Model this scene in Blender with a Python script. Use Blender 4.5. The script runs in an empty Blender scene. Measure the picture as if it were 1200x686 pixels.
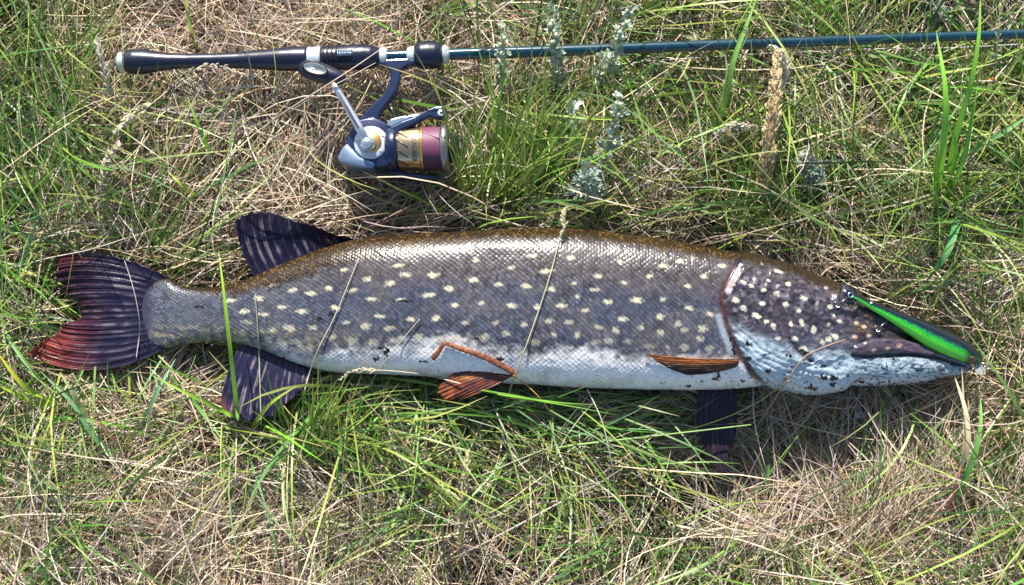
import bpy, bmesh, math
import numpy as np
from mathutils import Vector, Matrix

# ------------------------------------------------------------------ camera, sky, sun, exposure
SC = bpy.context.scene
COL = SC.collection
DIST, TILT, HW = 1.05, math.radians(8.0), 0.45          # metres from aim point, tilt off plumb, half width seen
AIM = np.array([0.0, 0.0, 0.05])
CAM = AIM + DIST * np.array([0.0, -math.sin(TILT), math.cos(TILT)])
FWD = (AIM - CAM) / DIST
RGT = np.array([1.0, 0.0, 0.0])
UPV = np.cross(RGT, FWD)
cam_data = bpy.data.cameras.new('camera')
cam_data.sensor_fit = 'HORIZONTAL'
cam_data.sensor_width = 36.0
cam_data.lens = 18.0 / (HW / DIST)
cam_data.clip_start, cam_data.clip_end = 0.02, 500.0
cam = bpy.data.objects.new('camera', cam_data)
COL.objects.link(cam)
cam.matrix_world = Matrix(((RGT[0], UPV[0], -FWD[0], CAM[0]), (RGT[1], UPV[1], -FWD[1], CAM[1]),
                           (RGT[2], UPV[2], -FWD[2], CAM[2]), (0, 0, 0, 1)))
SC.camera = cam

SUN_ELEV, SUN_ROT = math.radians(37.0), math.radians(-8.0)   # rotation 0 = from +Y (the fish's back)
wd = bpy.data.worlds.new('World'); SC.world = wd; wd.use_nodes = True
nt = wd.node_tree
bg = nt.nodes['Background']; bg.inputs['Strength'].default_value = 0.092
sky = nt.nodes.new('ShaderNodeTexSky'); sky.sky_type = 'NISHITA'; sky.sun_disc = False
sky.sun_elevation, sky.sun_rotation = SUN_ELEV, SUN_ROT
nt.links.new(sky.outputs[0], bg.inputs[0])
sl = bpy.data.lights.new('sun', 'SUN'); sl.energy = 5.0; sl.angle = math.radians(0.53); sl.color = (1.0, 0.95, 0.86)
sun = bpy.data.objects.new('sun', sl); COL.objects.link(sun); sun.location = (0, 3, 3)
sd = Vector((math.sin(SUN_ROT) * math.cos(SUN_ELEV), math.cos(SUN_ROT) * math.cos(SUN_ELEV), math.sin(SUN_ELEV)))
sun.rotation_euler = sd.to_track_quat('Z', 'Y').to_euler()
SC.view_settings.view_transform = 'Standard'; SC.view_settings.look = 'None'
SC.view_settings.exposure = 0.95; SC.view_settings.gamma = 1.0
SC.view_settings.use_curve_mapping = False

# ------------------------------------------------------------------ helpers
PX = HW / 600.0                                            # metres per photo pixel at the aim plane
rng = np.random.default_rng(11)

def P(px, py, z):
    """photo pixel + height above soil -> world point"""
    px = np.asarray(px, float); py = np.asarray(py, float); z = np.asarray(z, float)
    a = (px - 600.0) * PX / DIST; b = (343.0 - py) * PX / DIST
    d = FWD + a[..., None] * RGT + b[..., None] * UPV
    t = (z - CAM[2]) / d[..., 2]
    return CAM + t[..., None] * d

def proj(p):
    q = p - CAM
    w = q @ FWD
    return 600.0 + (q @ RGT) / w * DIST / PX, 343.0 - (q @ UPV) / w * DIST / PX

_T = np.random.default_rng(5).random((256, 256))
def vn(x, y, s=0):
    x = np.asarray(x, float) + s * 17.31; y = np.asarray(y, float) + s * 9.77
    i = np.floor(x).astype(int); j = np.floor(y).astype(int)
    f = x - i; g = y - j; f = f * f * (3 - 2 * f); g = g * g * (3 - 2 * g)
    i0, i1, j0, j1 = i & 255, (i + 1) & 255, j & 255, (j + 1) & 255
    return (_T[i0, j0] * (1 - f) + _T[i1, j0] * f) * (1 - g) + (_T[i0, j1] * (1 - f) + _T[i1, j1] * f) * g
def fbm(x, y, s=0, o=3):
    r = 0; a = 1; t = 0
    for k in range(o):
        r = r + a * vn(x * 2 ** k, y * 2 ** k, s + k * 3); t += a; a *= 0.5
    return r / t
def sstep(a, b, x):
    t = np.clip((x - a) / (b - a), 0, 1); return t * t * (3 - 2 * t)
def curve(xs, ys, x):
    """smooth monotone-ish cubic through points"""
    xs = np.asarray(xs, float); ys = np.asarray(ys, float); x = np.asarray(x, float)
    h = np.diff(xs); dl = np.diff(ys) / h
    m = np.empty_like(ys); m[0] = dl[0]; m[-1] = dl[-1]; m[1:-1] = (dl[:-1] * h[1:] + dl[1:] * h[:-1]) / (h[1:] + h[:-1])
    k = np.clip(np.searchsorted(xs, x) - 1, 0, len(xs) - 2)
    t = np.clip((x - xs[k]) / h[k], 0, 1); H = h[k]
    return ((2*t**3 - 3*t**2 + 1) * ys[k] + (t**3 - 2*t**2 + t) * H * m[k] + (-2*t**3 + 3*t**2) * ys[k+1] + (t**3 - t**2) * H * m[k+1])
def spline(pts, n):
    """resample a polyline (k,d) smoothly to n points"""
    pts = np.asarray(pts, float)
    d = np.concatenate([[0], np.cumsum(np.linalg.norm(np.diff(pts, axis=0), axis=1) + 1e-9)]); d /= d[-1]
    u = np.linspace(0, 1, n)
    return np.stack([curve(d, pts[:, c], u) for c in range(pts.shape[1])], 1)
def seg_dist(x, y, poly):
    """distance and parameter to a polyline, arrays of x,y"""
    best = np.full(x.shape, 1e9); side = np.zeros(x.shape); par = np.zeros(x.shape)
    poly = np.asarray(poly, float); n = len(poly) - 1
    for k in range(n):
        ax, ay = poly[k]; bx, by = poly[k + 1]
        dx, dy = bx - ax, by - ay
        t = np.clip(((x - ax) * dx + (y - ay) * dy) / (dx * dx + dy * dy), 0, 1)
        d = np.hypot(x - ax - t * dx, y - ay - t * dy)
        c = dx * (y - ay) - dy * (x - ax)
        m = d < best
        best = np.where(m, d, best); side = np.where(m, np.sign(c), side); par = np.where(m, (k + t) / n, par)
    return best, side, par

# ---- mesh building
def empty(name, loc, label, cat, group=None):
    o = bpy.data.objects.new(name, None); COL.objects.link(o)
    o.location = loc; o.empty_display_size = 0.02
    o['label'] = label; o['category'] = cat
    if group: o['group'] = group
    return o
def root_loc(p):
    while p.parent: p = p.parent
    return np.array(p.location)
def mk(name, v, f, mat, parent=None, col=None, smooth=True, label=None, cat=None, group=None, kind=None):
    """one mesh object; v world coordinates; f = (N,4)/(N,3) int array or a list of tuples"""
    v = np.asarray(v, float).reshape(-1, 3)
    if parent is not None: v = v - root_loc(parent)
    me = bpy.data.meshes.new(name)
    if isinstance(f, np.ndarray):
        n, k = f.shape
        me.vertices.add(len(v)); me.vertices.foreach_set('co', v.astype(np.float32).ravel())
        me.loops.add(n * k); me.loops.foreach_set('vertex_index', f.astype(np.int32).ravel())
        me.polygons.add(n); me.polygons.foreach_set('loop_start', np.arange(0, n * k, k, dtype=np.int32))
        me.update(calc_edges=True)
    else:
        me.from_pydata(v.tolist(), [], [tuple(int(i) for i in q) for q in f]); me.update()
    me.polygons.foreach_set('use_smooth', np.full(len(me.polygons), smooth))
    if col is not None:
        col = np.asarray(col, float)
        if col.ndim == 1: col = np.tile(col, (len(v), 1))
        c4 = np.concatenate([col[:, :3], np.ones((len(v), 1))], 1)
        a = me.color_attributes.new('Col', 'FLOAT_COLOR', 'POINT'); a.data.foreach_set('color', c4.astype(np.float32).ravel())
    me.materials.append(mat)
    o = bpy.data.objects.new(name, me); COL.objects.link(o)
    if parent is not None: o.parent = parent
    if label: o['label'] = label
    if cat: o['category'] = cat
    if group: o['group'] = group
    if kind: o['kind'] = kind
    return o
def grid_faces(nu, nv, wrap=False):
    i = np.arange(nu - 1)[:, None]; j = np.arange(nv if wrap else nv - 1)[None, :]
    j2 = (j + 1) % nv
    a = i * nv + j; b = (i + 1) * nv + j; c = (i + 1) * nv + j2; d = i * nv + j2
    return np.stack([a, b, c, d], -1).reshape(-1, 4)
def frame(t):
    t = t / np.linalg.norm(t)
    s = np.cross(t, [0, 0, 1.0])
    if np.linalg.norm(s) < 1e-3: s = np.cross(t, [0, 1.0, 0])
    s /= np.linalg.norm(s)
    return s, np.cross(s, t)
def tube(pts, rad, n=12, flat=1.0):
    """tube along points, radius per point, closed ends; flat squeezes it in its 'up' direction"""
    pts = np.asarray(pts, float); m = len(pts); rad = np.broadcast_to(np.asarray(rad, float), (m,))
    vs = []
    for k in range(m):
        t = pts[min(k + 1, m - 1)] - pts[max(k - 1, 0)]
        s, u = frame(t)
        a = np.arange(n) * 2 * math.pi / n
        vs.append(pts[k] + rad[k] * (np.cos(a)[:, None] * s + flat * np.sin(a)[:, None] * u))
    v = np.concatenate(vs); f = [tuple(q) for q in grid_faces(m, n, True)]
    f.append(tuple(range(n))); f.append(tuple(range((m - 1) * n, m * n))[::-1])
    return v, f
def lathe(p0, p1, prof, n=32, flat=1.0):
    """profile [(t along p0->p1 in 0..1, radius m)] turned about the axis"""
    p0 = np.asarray(p0, float); p1 = np.asarray(p1, float); t = p1 - p0; s, u = frame(t)
    a = np.arange(n) * 2 * math.pi / n
    ring = np.cos(a)[:, None] * s + flat * np.sin(a)[:, None] * u
    v = np.concatenate([p0 + q * t + r * ring for q, r in prof]); m = len(prof)
    f = [tuple(q) for q in grid_faces(m, n, True)]
    f.append(tuple(range(n))); f.append(tuple(range((m - 1) * n, m * n))[::-1])
    return v, f
def join(*parts):
    vs, fs, o = [], [], 0
    for v, f in parts:
        vs.append(np.asarray(v)); fs += [tuple(i + o for i in q) for q in f]; o += len(v)
    return np.concatenate(vs), fs
def slab(poly, z, h, bevel=0.0015, seg=3):
    """photo-pixel outline at height z, extruded +-h and bevelled"""
    q = P([p[0] for p in poly], [p[1] for p in poly], z)
    bm = bmesh.new(); n = len(q)
    lo = [bm.verts.new((p[0], p[1], z - h)) for p in q]; hi = [bm.verts.new((p[0], p[1], z + h)) for p in q]
    bm.faces.new(lo[::-1]); bm.faces.new(hi)
    for k in range(n): bm.faces.new((lo[k], lo[(k + 1) % n], hi[(k + 1) % n], hi[k]))
    bmesh.ops.recalc_face_normals(bm, faces=bm.faces)
    if bevel: bmesh.ops.bevel(bm, geom=list(bm.edges), offset=bevel, segments=seg, profile=0.5, affect='EDGES', clamp_overlap=True)
    bm.verts.index_update()
    v = np.array([w.co[:] for w in bm.verts]); f = [tuple(w.index for w in g.verts) for g in bm.faces]
    bm.free(); return v, f

# ---- materials
def mat(name, color=(0.5, 0.5, 0.5), rough=0.5, metal=0.0, attr=False, coat=0.0, spec=0.5, bump=None, var=0.0, trans=0.0, coat_rough=0.15, scale=300.0):
    m = bpy.data.materials.new(name); m.use_nodes = True; t = m.node_tree; b = t.nodes['Principled BSDF']
    b.inputs['Roughness'].default_value = rough; b.inputs['Metallic'].default_value = metal
    b.inputs['Coat Weight'].default_value = coat; b.inputs['Coat Roughness'].default_value = coat_rough
    b.inputs['Specular IOR Level'].default_value = spec
    b.inputs['Base Color'].default_value = (*color, 1)
    src = None
    if attr:
        a = t.nodes.new('ShaderNodeAttribute'); a.attribute_name = 'Col'; src = a.outputs['Color']
    tc = t.nodes.new('ShaderNodeTexCoord')
    if var:
        nz = t.nodes.new('ShaderNodeTexNoise'); nz.inputs['Scale'].default_value = scale; nz.inputs['Detail'].default_value = 4
        t.links.new(tc.outputs['Object'], nz.inputs['Vector'])
        mr = t.nodes.new('ShaderNodeMapRange'); mr.inputs['To Min'].default_value = 1 - var; mr.inputs['To Max'].default_value = 1 + var
        mr.inputs['From Min'].default_value = 0.25; mr.inputs['From Max'].default_value = 0.75
        t.links.new(nz.outputs['Fac'], mr.inputs['Value'])
        mx = t.nodes.new('ShaderNodeVectorMath'); mx.operation = 'SCALE'
        if src: t.links.new(src, mx.inputs[0])
        else: mx.inputs[0].default_value = color
        t.links.new(mr.outputs[0], mx.inputs['Scale']); src = mx.outputs[0]
    if src: t.links.new(src, b.inputs['Base Color'])
    if bump:
        nz = t.nodes.new('ShaderNodeTexNoise'); nz.inputs['Scale'].default_value = bump[0]; nz.inputs['Detail'].default_value = 3
        t.links.new(tc.outputs['Object'], nz.inputs['Vector'])
        bp = t.nodes.new('ShaderNodeBump'); bp.inputs['Strength'].default_value = bump[1]; bp.inputs['Distance'].default_value = bump[2]
        t.links.new(nz.outputs['Fac'], bp.inputs['Height']); t.links.new(bp.outputs[0], b.inputs['Normal'])
    if trans:
        tr = t.nodes.new('ShaderNodeBsdfTranslucent'); ms = t.nodes.new('ShaderNodeMixShader'); ms.inputs[0].default_value = trans
        if src: t.links.new(src, tr.inputs['Color'])
        else: tr.inputs['Color'].default_value = (*color, 1)
        t.links.new(b.outputs[0], ms.inputs[1]); t.links.new(tr.outputs[0], ms.inputs[2])
        t.links.new(ms.outputs[0], t.nodes['Material Output'].inputs['Surface'])
    return m

M_GRASS = mat('grass_blade', attr=True, rough=0.42, trans=0.22, spec=0.45)
M_STRAW = mat('straw', attr=True, rough=0.55, trans=0.12, spec=0.4)
M_LEAF = mat('fresh_leaf', attr=True, rough=0.38, trans=0.3, var=0.15, scale=900)
M_FISH = mat('pike_skin', attr=True, rough=0.27, spec=0.36, coat=0.22, coat_rough=0.07, var=0.10, scale=900, bump=(1500, 0.25, 0.0004))
M_FIN = mat('fin_membrane', attr=True, rough=0.24, coat=0.0, spec=0.30, trans=0.08, var=0.2, scale=700, bump=(900, 0.3, 0.0005))
M_EYE = mat('pike_eye', attr=True, rough=0.08, coat=1.0, coat_rough=0.03)
M_NAVY = mat('navy_rubber', (0.008, 0.011, 0.030), 0.30, var=0.2, bump=(2500, 0.15, 0.0003), spec=0.6)
M_BLANK = mat('rod_blank', (0.003, 0.040, 0.066), 0.2, metal=0.1, coat=1.0, coat_rough=0.05)
M_ALLOY = mat('brushed_alloy', (0.72, 0.76, 0.80), 0.3, metal=0.85, var=0.1, scale=1200)
M_DALLOY = mat('dull_alloy', (0.34, 0.33, 0.32), 0.3, metal=0.9)
M_WHITE = mat('pale_ring', (0.62, 0.68, 0.72), 0.35, metal=0.3)
M_REEL = mat('reel_paint', (0.011, 0.022, 0.070), 0.28, metal=0.35, coat=0.6, var=0.2, scale=2500)
M_REEL_LIGHT = mat('reel_silver', (0.22, 0.30, 0.42), 0.28, metal=0.6, coat=0.4)
M_GOLD = mat('gold_anodised', (0.75, 0.47, 0.16), 0.25, metal=0.9)
M_CHAMP = mat('champagne_alloy', (0.60, 0.44, 0.26), 0.2, metal=0.9)
M_BLACK = mat('black_plastic', (0.012, 0.012, 0.016), 0.35)
M_LINE = mat('braid', attr=True, rough=0.5, var=0.25, scale=1500)
M_STEEL = mat('steel_wire', (0.75, 0.76, 0.78), 0.18, metal=1.0)
M_LURE = mat('lure_paint', attr=True, rough=0.22, coat=1.0, coat_rough=0.06)
M_HOOK = mat('dark_nickel', (0.22, 0.22, 0.24), 0.3, metal=1.0)
M_CLEAR = mat('diving_lip_plastic', (0.55, 0.6, 0.6), 0.1, trans=0.5)
M_INK = mat('ink', (0.02, 0.02, 0.03), 0.5)
M_BARK = mat('litter', attr=True, rough=0.8, var=0.3, scale=800, bump=(700, 0.6, 0.001))

# ------------------------------------------------------------------ ground
def hollow(x, y):
    """the dip in the turf below the pike's head"""
    return -0.026 * np.exp(-(((x - 0.30) / 0.15) ** 2 + ((y + 0.125) / 0.06) ** 2))
def terrain(x, y):
    x = np.asarray(x, float); y = np.asarray(y, float)
    near = np.exp(-((x / 1.2) ** 2 + (y / 1.0) ** 2))
    return 0.012 * (fbm(x * 7 + 40, y * 7 + 40, 2) - 0.5) + hollow(x, y) + (1 - near) * 0.06 * (fbm(x * 0.6 + 9, y * 0.6 + 9, 4) - 0.5)

def ground():
    a = np.concatenate([-np.geomspace(60, 0.95, 40), np.linspace(-0.9, 0.9, 181), np.geomspace(0.95, 60, 40)])
    X, Y = np.meshgrid(a, a, indexing='ij')
    v = np.stack([X, Y, terrain(X, Y)], -1)
    m = bpy.data.materials.new('soil_and_thatch'); m.use_nodes = True; t = m.node_tree; b = t.nodes['Principled BSDF']
    b.inputs['Roughness'].default_value = 0.9
    tc = t.nodes.new('ShaderNodeTexCoord')
    n1 = t.nodes.new('ShaderNodeTexNoise'); n1.inputs['Scale'].default_value = 55; n1.inputs['Detail'].default_value = 8
    n2 = t.nodes.new('ShaderNodeTexNoise'); n2.inputs['Scale'].default_value = 2.2; n2.inputs['Detail'].default_value = 5
    for n in (n1, n2): t.links.new(tc.outputs['Object'], n.inputs['Vector'])
    r1 = t.nodes.new('ShaderNodeValToRGB'); r1.color_ramp.elements[0].position = 0.35; r1.color_ramp.elements[1].position = 0.7
    r1.color_ramp.elements[0].color = (0.020, 0.015, 0.010, 1); r1.color_ramp.elements[1].color = (0.13, 0.10, 0.065, 1)
    r2 = t.nodes.new('ShaderNodeValToRGB'); r2.color_ramp.elements[0].position = 0.4; r2.color_ramp.elements[1].position = 0.62
    r2.color_ramp.elements[0].color = (0.8, 0.8, 0.8, 1); r2.color_ramp.elements[1].color = (0.55, 0.85, 0.4, 1)
    mx = t.nodes.new('ShaderNodeMix'); mx.data_type = 'RGBA'; mx.blend_type = 'MULTIPLY'; mx.inputs['Factor'].default_value = 1
    t.links.new(n1.outputs['Fac'], r1.inputs[0]); t.links.new(n2.outputs['Fac'], r2.inputs[0])
    t.links.new(r1.outputs[0], mx.inputs['A']); t.links.new(r2.outputs[0], mx.inputs['B']); t.links.new(mx.outputs['Result'], b.inputs['Base Color'])
    bp = t.nodes.new('ShaderNodeBump'); bp.inputs['Distance'].default_value = 0.01; t.links.new(n1.outputs['Fac'], bp.inputs['Height']); t.links.new(bp.outputs[0], b.inputs['Normal'])
    mk('ground', v, grid_faces(len(a), len(a)), m, kind='structure')
ground()

# ------------------------------------------------------------------ height raster of what lies on the grass
RX0, RY0, RC, RNX, RNY = -0.62, -0.42, 0.0015, 840, 560
ZLO = np.full((RNX, RNY), 9.0); ZHI = np.full((RNX, RNY), -9.0)
def raster(o):
    me = o.data; me.calc_loop_triangles()
    v = np.empty(len(me.vertices) * 3); me.vertices.foreach_get('co', v); v = v.reshape(-1, 3)
    if o.parent is not None: v = v + root_loc(o)
    t = np.empty(len(me.loop_triangles) * 3, int); me.loop_triangles.foreach_get('vertices', t); t = t.reshape(-1, 3)
    a, b, c = v[t[:, 0]], v[t[:, 1]], v[t[:, 2]]
    ar = np.linalg.norm(np.cross(b - a, c - a), axis=1) / 2
    n = np.maximum(1, np.minimum(4000, ar / (0.0009 ** 2))).astype(int)
    k = np.repeat(np.arange(len(t)), n); r1 = np.sqrt(rng.random(len(k)))[:, None]; r2 = rng.random(len(k))[:, None]
    p = (1 - r1) * a[k] + r1 * (1 - r2) * b[k] + r1 * r2 * c[k]
    i = np.floor((p[:, 0] - RX0) / RC).astype(int); j = np.floor((p[:, 1] - RY0) / RC).astype(int)
    m = (i >= 0) & (i < RNX) & (j >= 0) & (j < RNY)
    np.minimum.at(ZLO, (i[m], j[m]), p[m, 2]); np.maximum.at(ZHI, (i[m], j[m]), p[m, 2])
def hilo(x, y):
    i = np.clip(((np.asarray(x) - RX0) / RC).astype(int), 0, RNX - 1); j = np.clip(((np.asarray(y) - RY0) / RC).astype(int), 0, RNY - 1)
    return ZLO[i, j], ZHI[i, j]
def drape(px, py, off, z0=0.05, it=4):
    """world points under photo pixels lying off metres above whatever is there"""
    px = np.asarray(px, float); py = np.asarray(py, float); z = np.full(px.shape, z0)
    for _ in range(it):
        p = P(px, py, z); h = hilo(p[..., 0], p[..., 1])[1]
        z = np.where(h > -1, h + off, z0)
    return P(px, py, z)

# ------------------------------------------------------------------ the pike
TOPX = [166, 176, 192, 212, 240, 275, 300, 350, 417, 450, 500, 560, 600, 664, 710, 755, 813, 859, 900, 927, 960, 985, 1005, 1040, 1080, 1110, 1130, 1138]
TOPY = [352, 338, 328, 335, 339, 336, 326, 305, 284, 281, 277, 274, 272, 272, 276, 281, 290, 300, 310, 318, 329, 338, 347, 364, 385, 402, 418, 429]
BOTX = [166, 176, 192, 212, 240, 284, 310, 340, 370, 400, 450, 512, 560, 631, 682, 773, 830, 866, 900, 918, 949, 972, 990, 998, 1004, 1040, 1080, 1110, 1130, 1138]
BOTY = [388, 400, 407, 403, 401, 404, 411, 423, 432, 436, 438, 442, 446, 450, 454, 456, 456, 454, 452, 454, 460, 459, 456, 452, 452, 452, 448, 442, 438, 434]
SPOTS = []
def _sp(org, s, lst): SPOTS.extend([(org[0] + a / s, org[1] + b / s) for a, b in lst])
_sp((260, 230), 2.54, [(212,280),(265,290),(318,275),(390,280),(435,246),(500,260),(525,207),(548,234),(630,236),(676,275),(450,307),(605,297),(690,324),(532,310),(180,330),(242,343),(340,333),(125,352),(68,343),(110,305),(25,312),(472,358),(370,377),(270,392),(200,393),(150,400),(428,388),(498,395),(562,367),(75,375),(330,420),(385,430),(450,432),(215,433),(515,430),(585,418),(365,220),(150,265)])
_sp((500, 250), 2.744, [(20,200),(75,242),(88,295),(30,340),(125,352),(148,214),(172,290),(160,152),(232,230),(274,298),(320,234),(222,353),(313,356),(340,138),(272,175),(386,187),(462,145),(400,245),(473,227),(355,303),(433,298),(393,347),(457,350),(550,202),(510,313),(540,246),(485,268),(582,285),(637,223),(622,156),(552,366),(630,342),(676,280),(690,368),(485,392),(408,392),(350,415),(256,387),(585,412),(648,412),(540,415),(608,378),(715,203),(760,170),(760,278),(752,333),(752,385),(808,357),(845,305),(838,235),(890,203),(950,170),(912,325),(886,370),(880,405),(830,377),(830,432),(775,432),(712,428),(300,450),(185,398),(90,402),(40,405),(8,263),(815,155),(860,140),(910,435),(430,445)])
HSPOTS = [(820 + a / 3.81, 290 + b / 3.81, w, h, ang) for a, b, w, h, ang in [
    (20,128,7,5,0),(100,85,6,6,0),(45,240,4,3,0),(48,300,4,3,0),(155,238,5,3.5,25),(193,274,5,3.5,20),(250,306,6,3.5,20),(292,332,4,3,0),(325,352,3.5,5,-20),(190,160,5,2.4,30),(225,178,4,2.4,30),(278,195,4,2.6,0),(272,252,4,2.6,0),(338,208,5,2.8,0),(300,155,3,2,0),(345,120,7,2.4,15),(268,85,4,2.2,20),(388,170,3.4,2.4,0),(378,258,5,3.2,0),(440,285,2.8,2.4,0),(460,230,5,3.4,20),(402,343,2.6,4.4,-15),(452,338,3,5.4,-20),(506,370,4.4,5,10),(420,408,4.6,3.4,0),(460,455,6,4,0),(580,265,4,3,0),(520,252,2.4,2,0),(345,405,4,2.6,0),(575,345,3,2.4,0),(605,400,5,4,30),(545,425,4,4,0),(575,410,4,4,0),(560,185,3,2,0),(625,330,4,2.6,30),(600,305,2,2,0)]]
GILL = [(868, 303), (858, 322), (847, 344), (847, 358), (852, 378), (860, 398), (868, 414), (884, 438), (902, 453)]
PREOP = [(903, 343), (911, 360), (918, 380), (923, 396), (934, 412), (950, 424)]
DIRT = [(925, 416, 4, 2.5), (899, 432, 3, 2), (967, 441, 5, 3.4), (976, 443, 6, 3), (975, 450, 3, 2.4), (951, 453, 5, 3), (964, 429, 3, 2), (839, 444, 4, 1.6), (842, 440, 2, 4), (860, 405, 2.4, 7), (857, 396, 2, 6), (861, 412, 2.4, 5), (823, 447, 2, 1.3), (876, 420, 3, 2.6), (994, 441, 1.5, 5), (875, 403, 2.6, 4), (928, 429, 3, 1.4), (946, 414, 5, 1.6), (453, 413, 4, 6), (441, 421, 4, 2), (447, 408, 6, 1.5), (375, 374, 5, 2), (388, 369, 4, 3), (472, 353, 12, 1.5), (560, 397, 4, 1.2), (566, 417, 3, 1.6), (584, 421, 6, 2.2), (497, 424, 5, 1.2), (310, 418, 4, 2), (330, 420, 5, 2), (870, 446, 3, 2), (806, 452, 3, 1.2), (250, 345, 4, 1.2), (232, 360, 5, 1.4), (1045, 452, 4, 2), (1010, 448, 3, 2)]

def build_pike():
    NU, NV, NH = 1180, 230, 44
    px = np.linspace(166.5, 1137.5, NU)
    T = curve(TOPX, TOPY, px); B = curve(BOTX, BOTY, px)
    zc = curve([166, 200, 300, 420, 600, 860, 1000, 1060, 1138], [0.050, 0.051, 0.052, 0.055, 0.058, 0.060, 0.056, 0.051, 0.046], px)
    hz = curve([166, 200, 240, 300, 420, 600, 750, 860, 950, 1000, 1060, 1110, 1130, 1138], [0.0015, 0.0105, 0.0160, 0.023, 0.035, 0.042, 0.043, 0.042, 0.037, 0.031, 0.021, 0.013, 0.008, 0.003], px)
    wt = P(px, T, zc); wb = P(px, B, zc)
    cen = (wt + wb) / 2; hv = (wt - wb) / 2
    phi = np.concatenate([np.linspace(0, math.pi, NV, endpoint=False), math.pi + np.linspace(0, math.pi, NH, endpoint=False)])
    n = 2.85
    _p = np.linspace(0, math.pi, 4001); _a = np.sign(np.cos(_p)) * np.abs(np.cos(_p)) ** (2 / n); _b = 0.6 * np.abs(np.sin(_p)) ** (2 / n)
    _l = np.concatenate([[0], np.cumsum(np.hypot(np.diff(_a), np.diff(_b)))]); _l *= math.pi / _l[-1]
    phi = np.where(phi < math.pi, np.interp(phi % math.pi, _l, _p), math.pi + np.interp(phi % math.pi, _l, _p))   # even spacing round the girth
    c = np.cos(phi); s = np.sin(phi)
    cy = np.sign(c) * np.abs(c) ** (2 / n); sz = np.sign(s) * np.abs(s) ** (2 / n)
    V = cen[:, None] + cy[None, :, None] * hv[:, None] + ((sz * (1 + 0.09 * cy))[None, :, None] + 0.03 * cy[None, :, None]) * hz[:, None, None] * np.array([0, 0, 1.0])
    qx, qy = proj(V.reshape(-1, 3)); qx = qx.reshape(V.shape[:2]); qy = qy.reshape(V.shape[:2])
    vis = (phi <= math.pi)[None, :] * np.ones_like(qx)
    # surface arc coordinates in photo pixels
    sx = np.concatenate([[0], np.cumsum(np.linalg.norm(np.diff(cen, axis=0), axis=1))])[:, None] / PX * np.ones_like(qx)
    seg = np.linalg.norm(np.diff(V, axis=1), axis=2)
    ty = np.concatenate([np.zeros((NU, 1)), np.cumsum(seg, axis=1)], 1) / PX
    ty = ty - ty[:, NV // 2:NV // 2 + 1]
    # normals
    du = np.gradient(V, axis=0); dv = np.roll(V, -1, 1) - np.roll(V, 1, 1)
    N = np.cross(dv, du); N /= np.linalg.norm(N, axis=2, keepdims=True) + 1e-12
    if N[NU // 2, NV // 2, 2] < 0: N = -N
    # ---- masks
    gd, gs, gp = seg_dist(qx, qy, GILL)
    head = ((gs < 0) & (qy < 470)) | (qx > 910)
    head = np.where(qx < 835, False, head)
    body = (~head).astype(float) * sstep(168, 185, qx)
    gnear = np.clip(gd, 0, 30)
    # ---- scales: overlapping rounded scales, free edge towards the tail
    shrink = curve([166, 300, 500, 860], [0.62, 0.8, 1.0, 1.05], np.clip(qx, 166, 860))
    scx, scy = 6.6, 5.6
    U = sx / scx / 1.0; W = ty / scy / shrink
    U = U + 1.2 * (fbm(sx / 60, ty / 40, 4) - 0.5) + 0.22 * (vn(sx / 7, ty / 7, 5) - 0.5); W = W + 1.4 * (fbm(sx / 70, ty / 45, 6) - 0.5) + 0.22 * (vn(sx / 7, ty / 7, 7) - 0.5)
    Hs = np.zeros_like(U); ID = np.zeros_like(U); done = np.zeros(U.shape, bool); edge = np.zeros_like(U)
    w0 = np.floor(W)
    cand = []
    # half-step columns: columns every 0.5, staggered rows
    u2 = np.floor(U * 2)
    for k in (2, 1, 0, -1):
        col = u2 + k
        off = (col % 2) * 0.5
        row = np.round(W - off) + off
        du_ = (col / 2) - U                      # scale centre lies towards the head by du_
        dw_ = W - row
        r = np.hypot(du_ / 0.78, dw_ / 0.62)
        ins = (r < 1) & ~done & (du_ > -0.55)
        h = np.clip(0.5 + du_ / 1.4, 0, 1)
        Hs = np.where(ins, h * (1 - 0.25 * (dw_ / 0.6) ** 2), Hs)
        edge = np.where(ins, r, edge)
        ID = np.where(ins, (col * 57.3 + row * 113.7), ID); done |= ins
    rnd = np.abs(np.sin(ID * 12.9898) * 43758.5453) % 1.0
    bsc = body * sstep(0, 12, gnear) * vis * (0.35 + 1.1 * fbm(sx / 34, ty / 24, 91))
    disp = bsc * (Hs * 0.00075 + (rnd - 0.5) * 0.00020)
    # ---- head relief
    hd = head.astype(float) * vis
    disp += hd * 0.0034 * sstep(0, 9, gd) * sstep(1000, 900, qx)
    disp += hd * 0.0012 * sstep(6, 2, gd)
    pd, ps, pp = seg_dist(qx, qy, PREOP)
    disp -= hd * 0.0016 * np.exp(-(pd / 3.0) ** 2)
    disp += hd * 0.0012 * np.exp(-((pd - 7) / 5.0) ** 2) * (ps > 0)
    # gill-ray ridges sweeping under the gill cover
    rd, rs, rp = seg_dist(qx, qy, [(853, 362), (870, 384), (892, 402), (918, 414), (950, 424), (985, 428)])
    below = (qy > np.interp(qx, [853, 870, 892, 918, 950, 985], [362, 384, 402, 414, 424, 428]))
    rid = hd * below * sstep(1000, 960, qx) * sstep(44, 34, rd) * sstep(0, 3, rd)
    rdw = rd + 5.0 * (fbm(qx / 24, qy / 16, 77) - 0.5)
    disp += rid * 0.00055 * (0.3 + 1.2 * fbm(qx / 18, qy / 12, 78)) * (np.abs(np.sin(rdw / 3.8 * math.pi * 0.62)) - 0.5)
    # mouth: dark groove with the upper jaw bone raised above it
    md, ms_, mp = seg_dist(qx, qy, [(1001, 417), (1016, 419), (1040, 417), (1070, 416), (1100, 420), (1132, 430)])
    disp -= hd * 0.0026 * np.exp(-(md / 2.2) ** 2)
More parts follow.
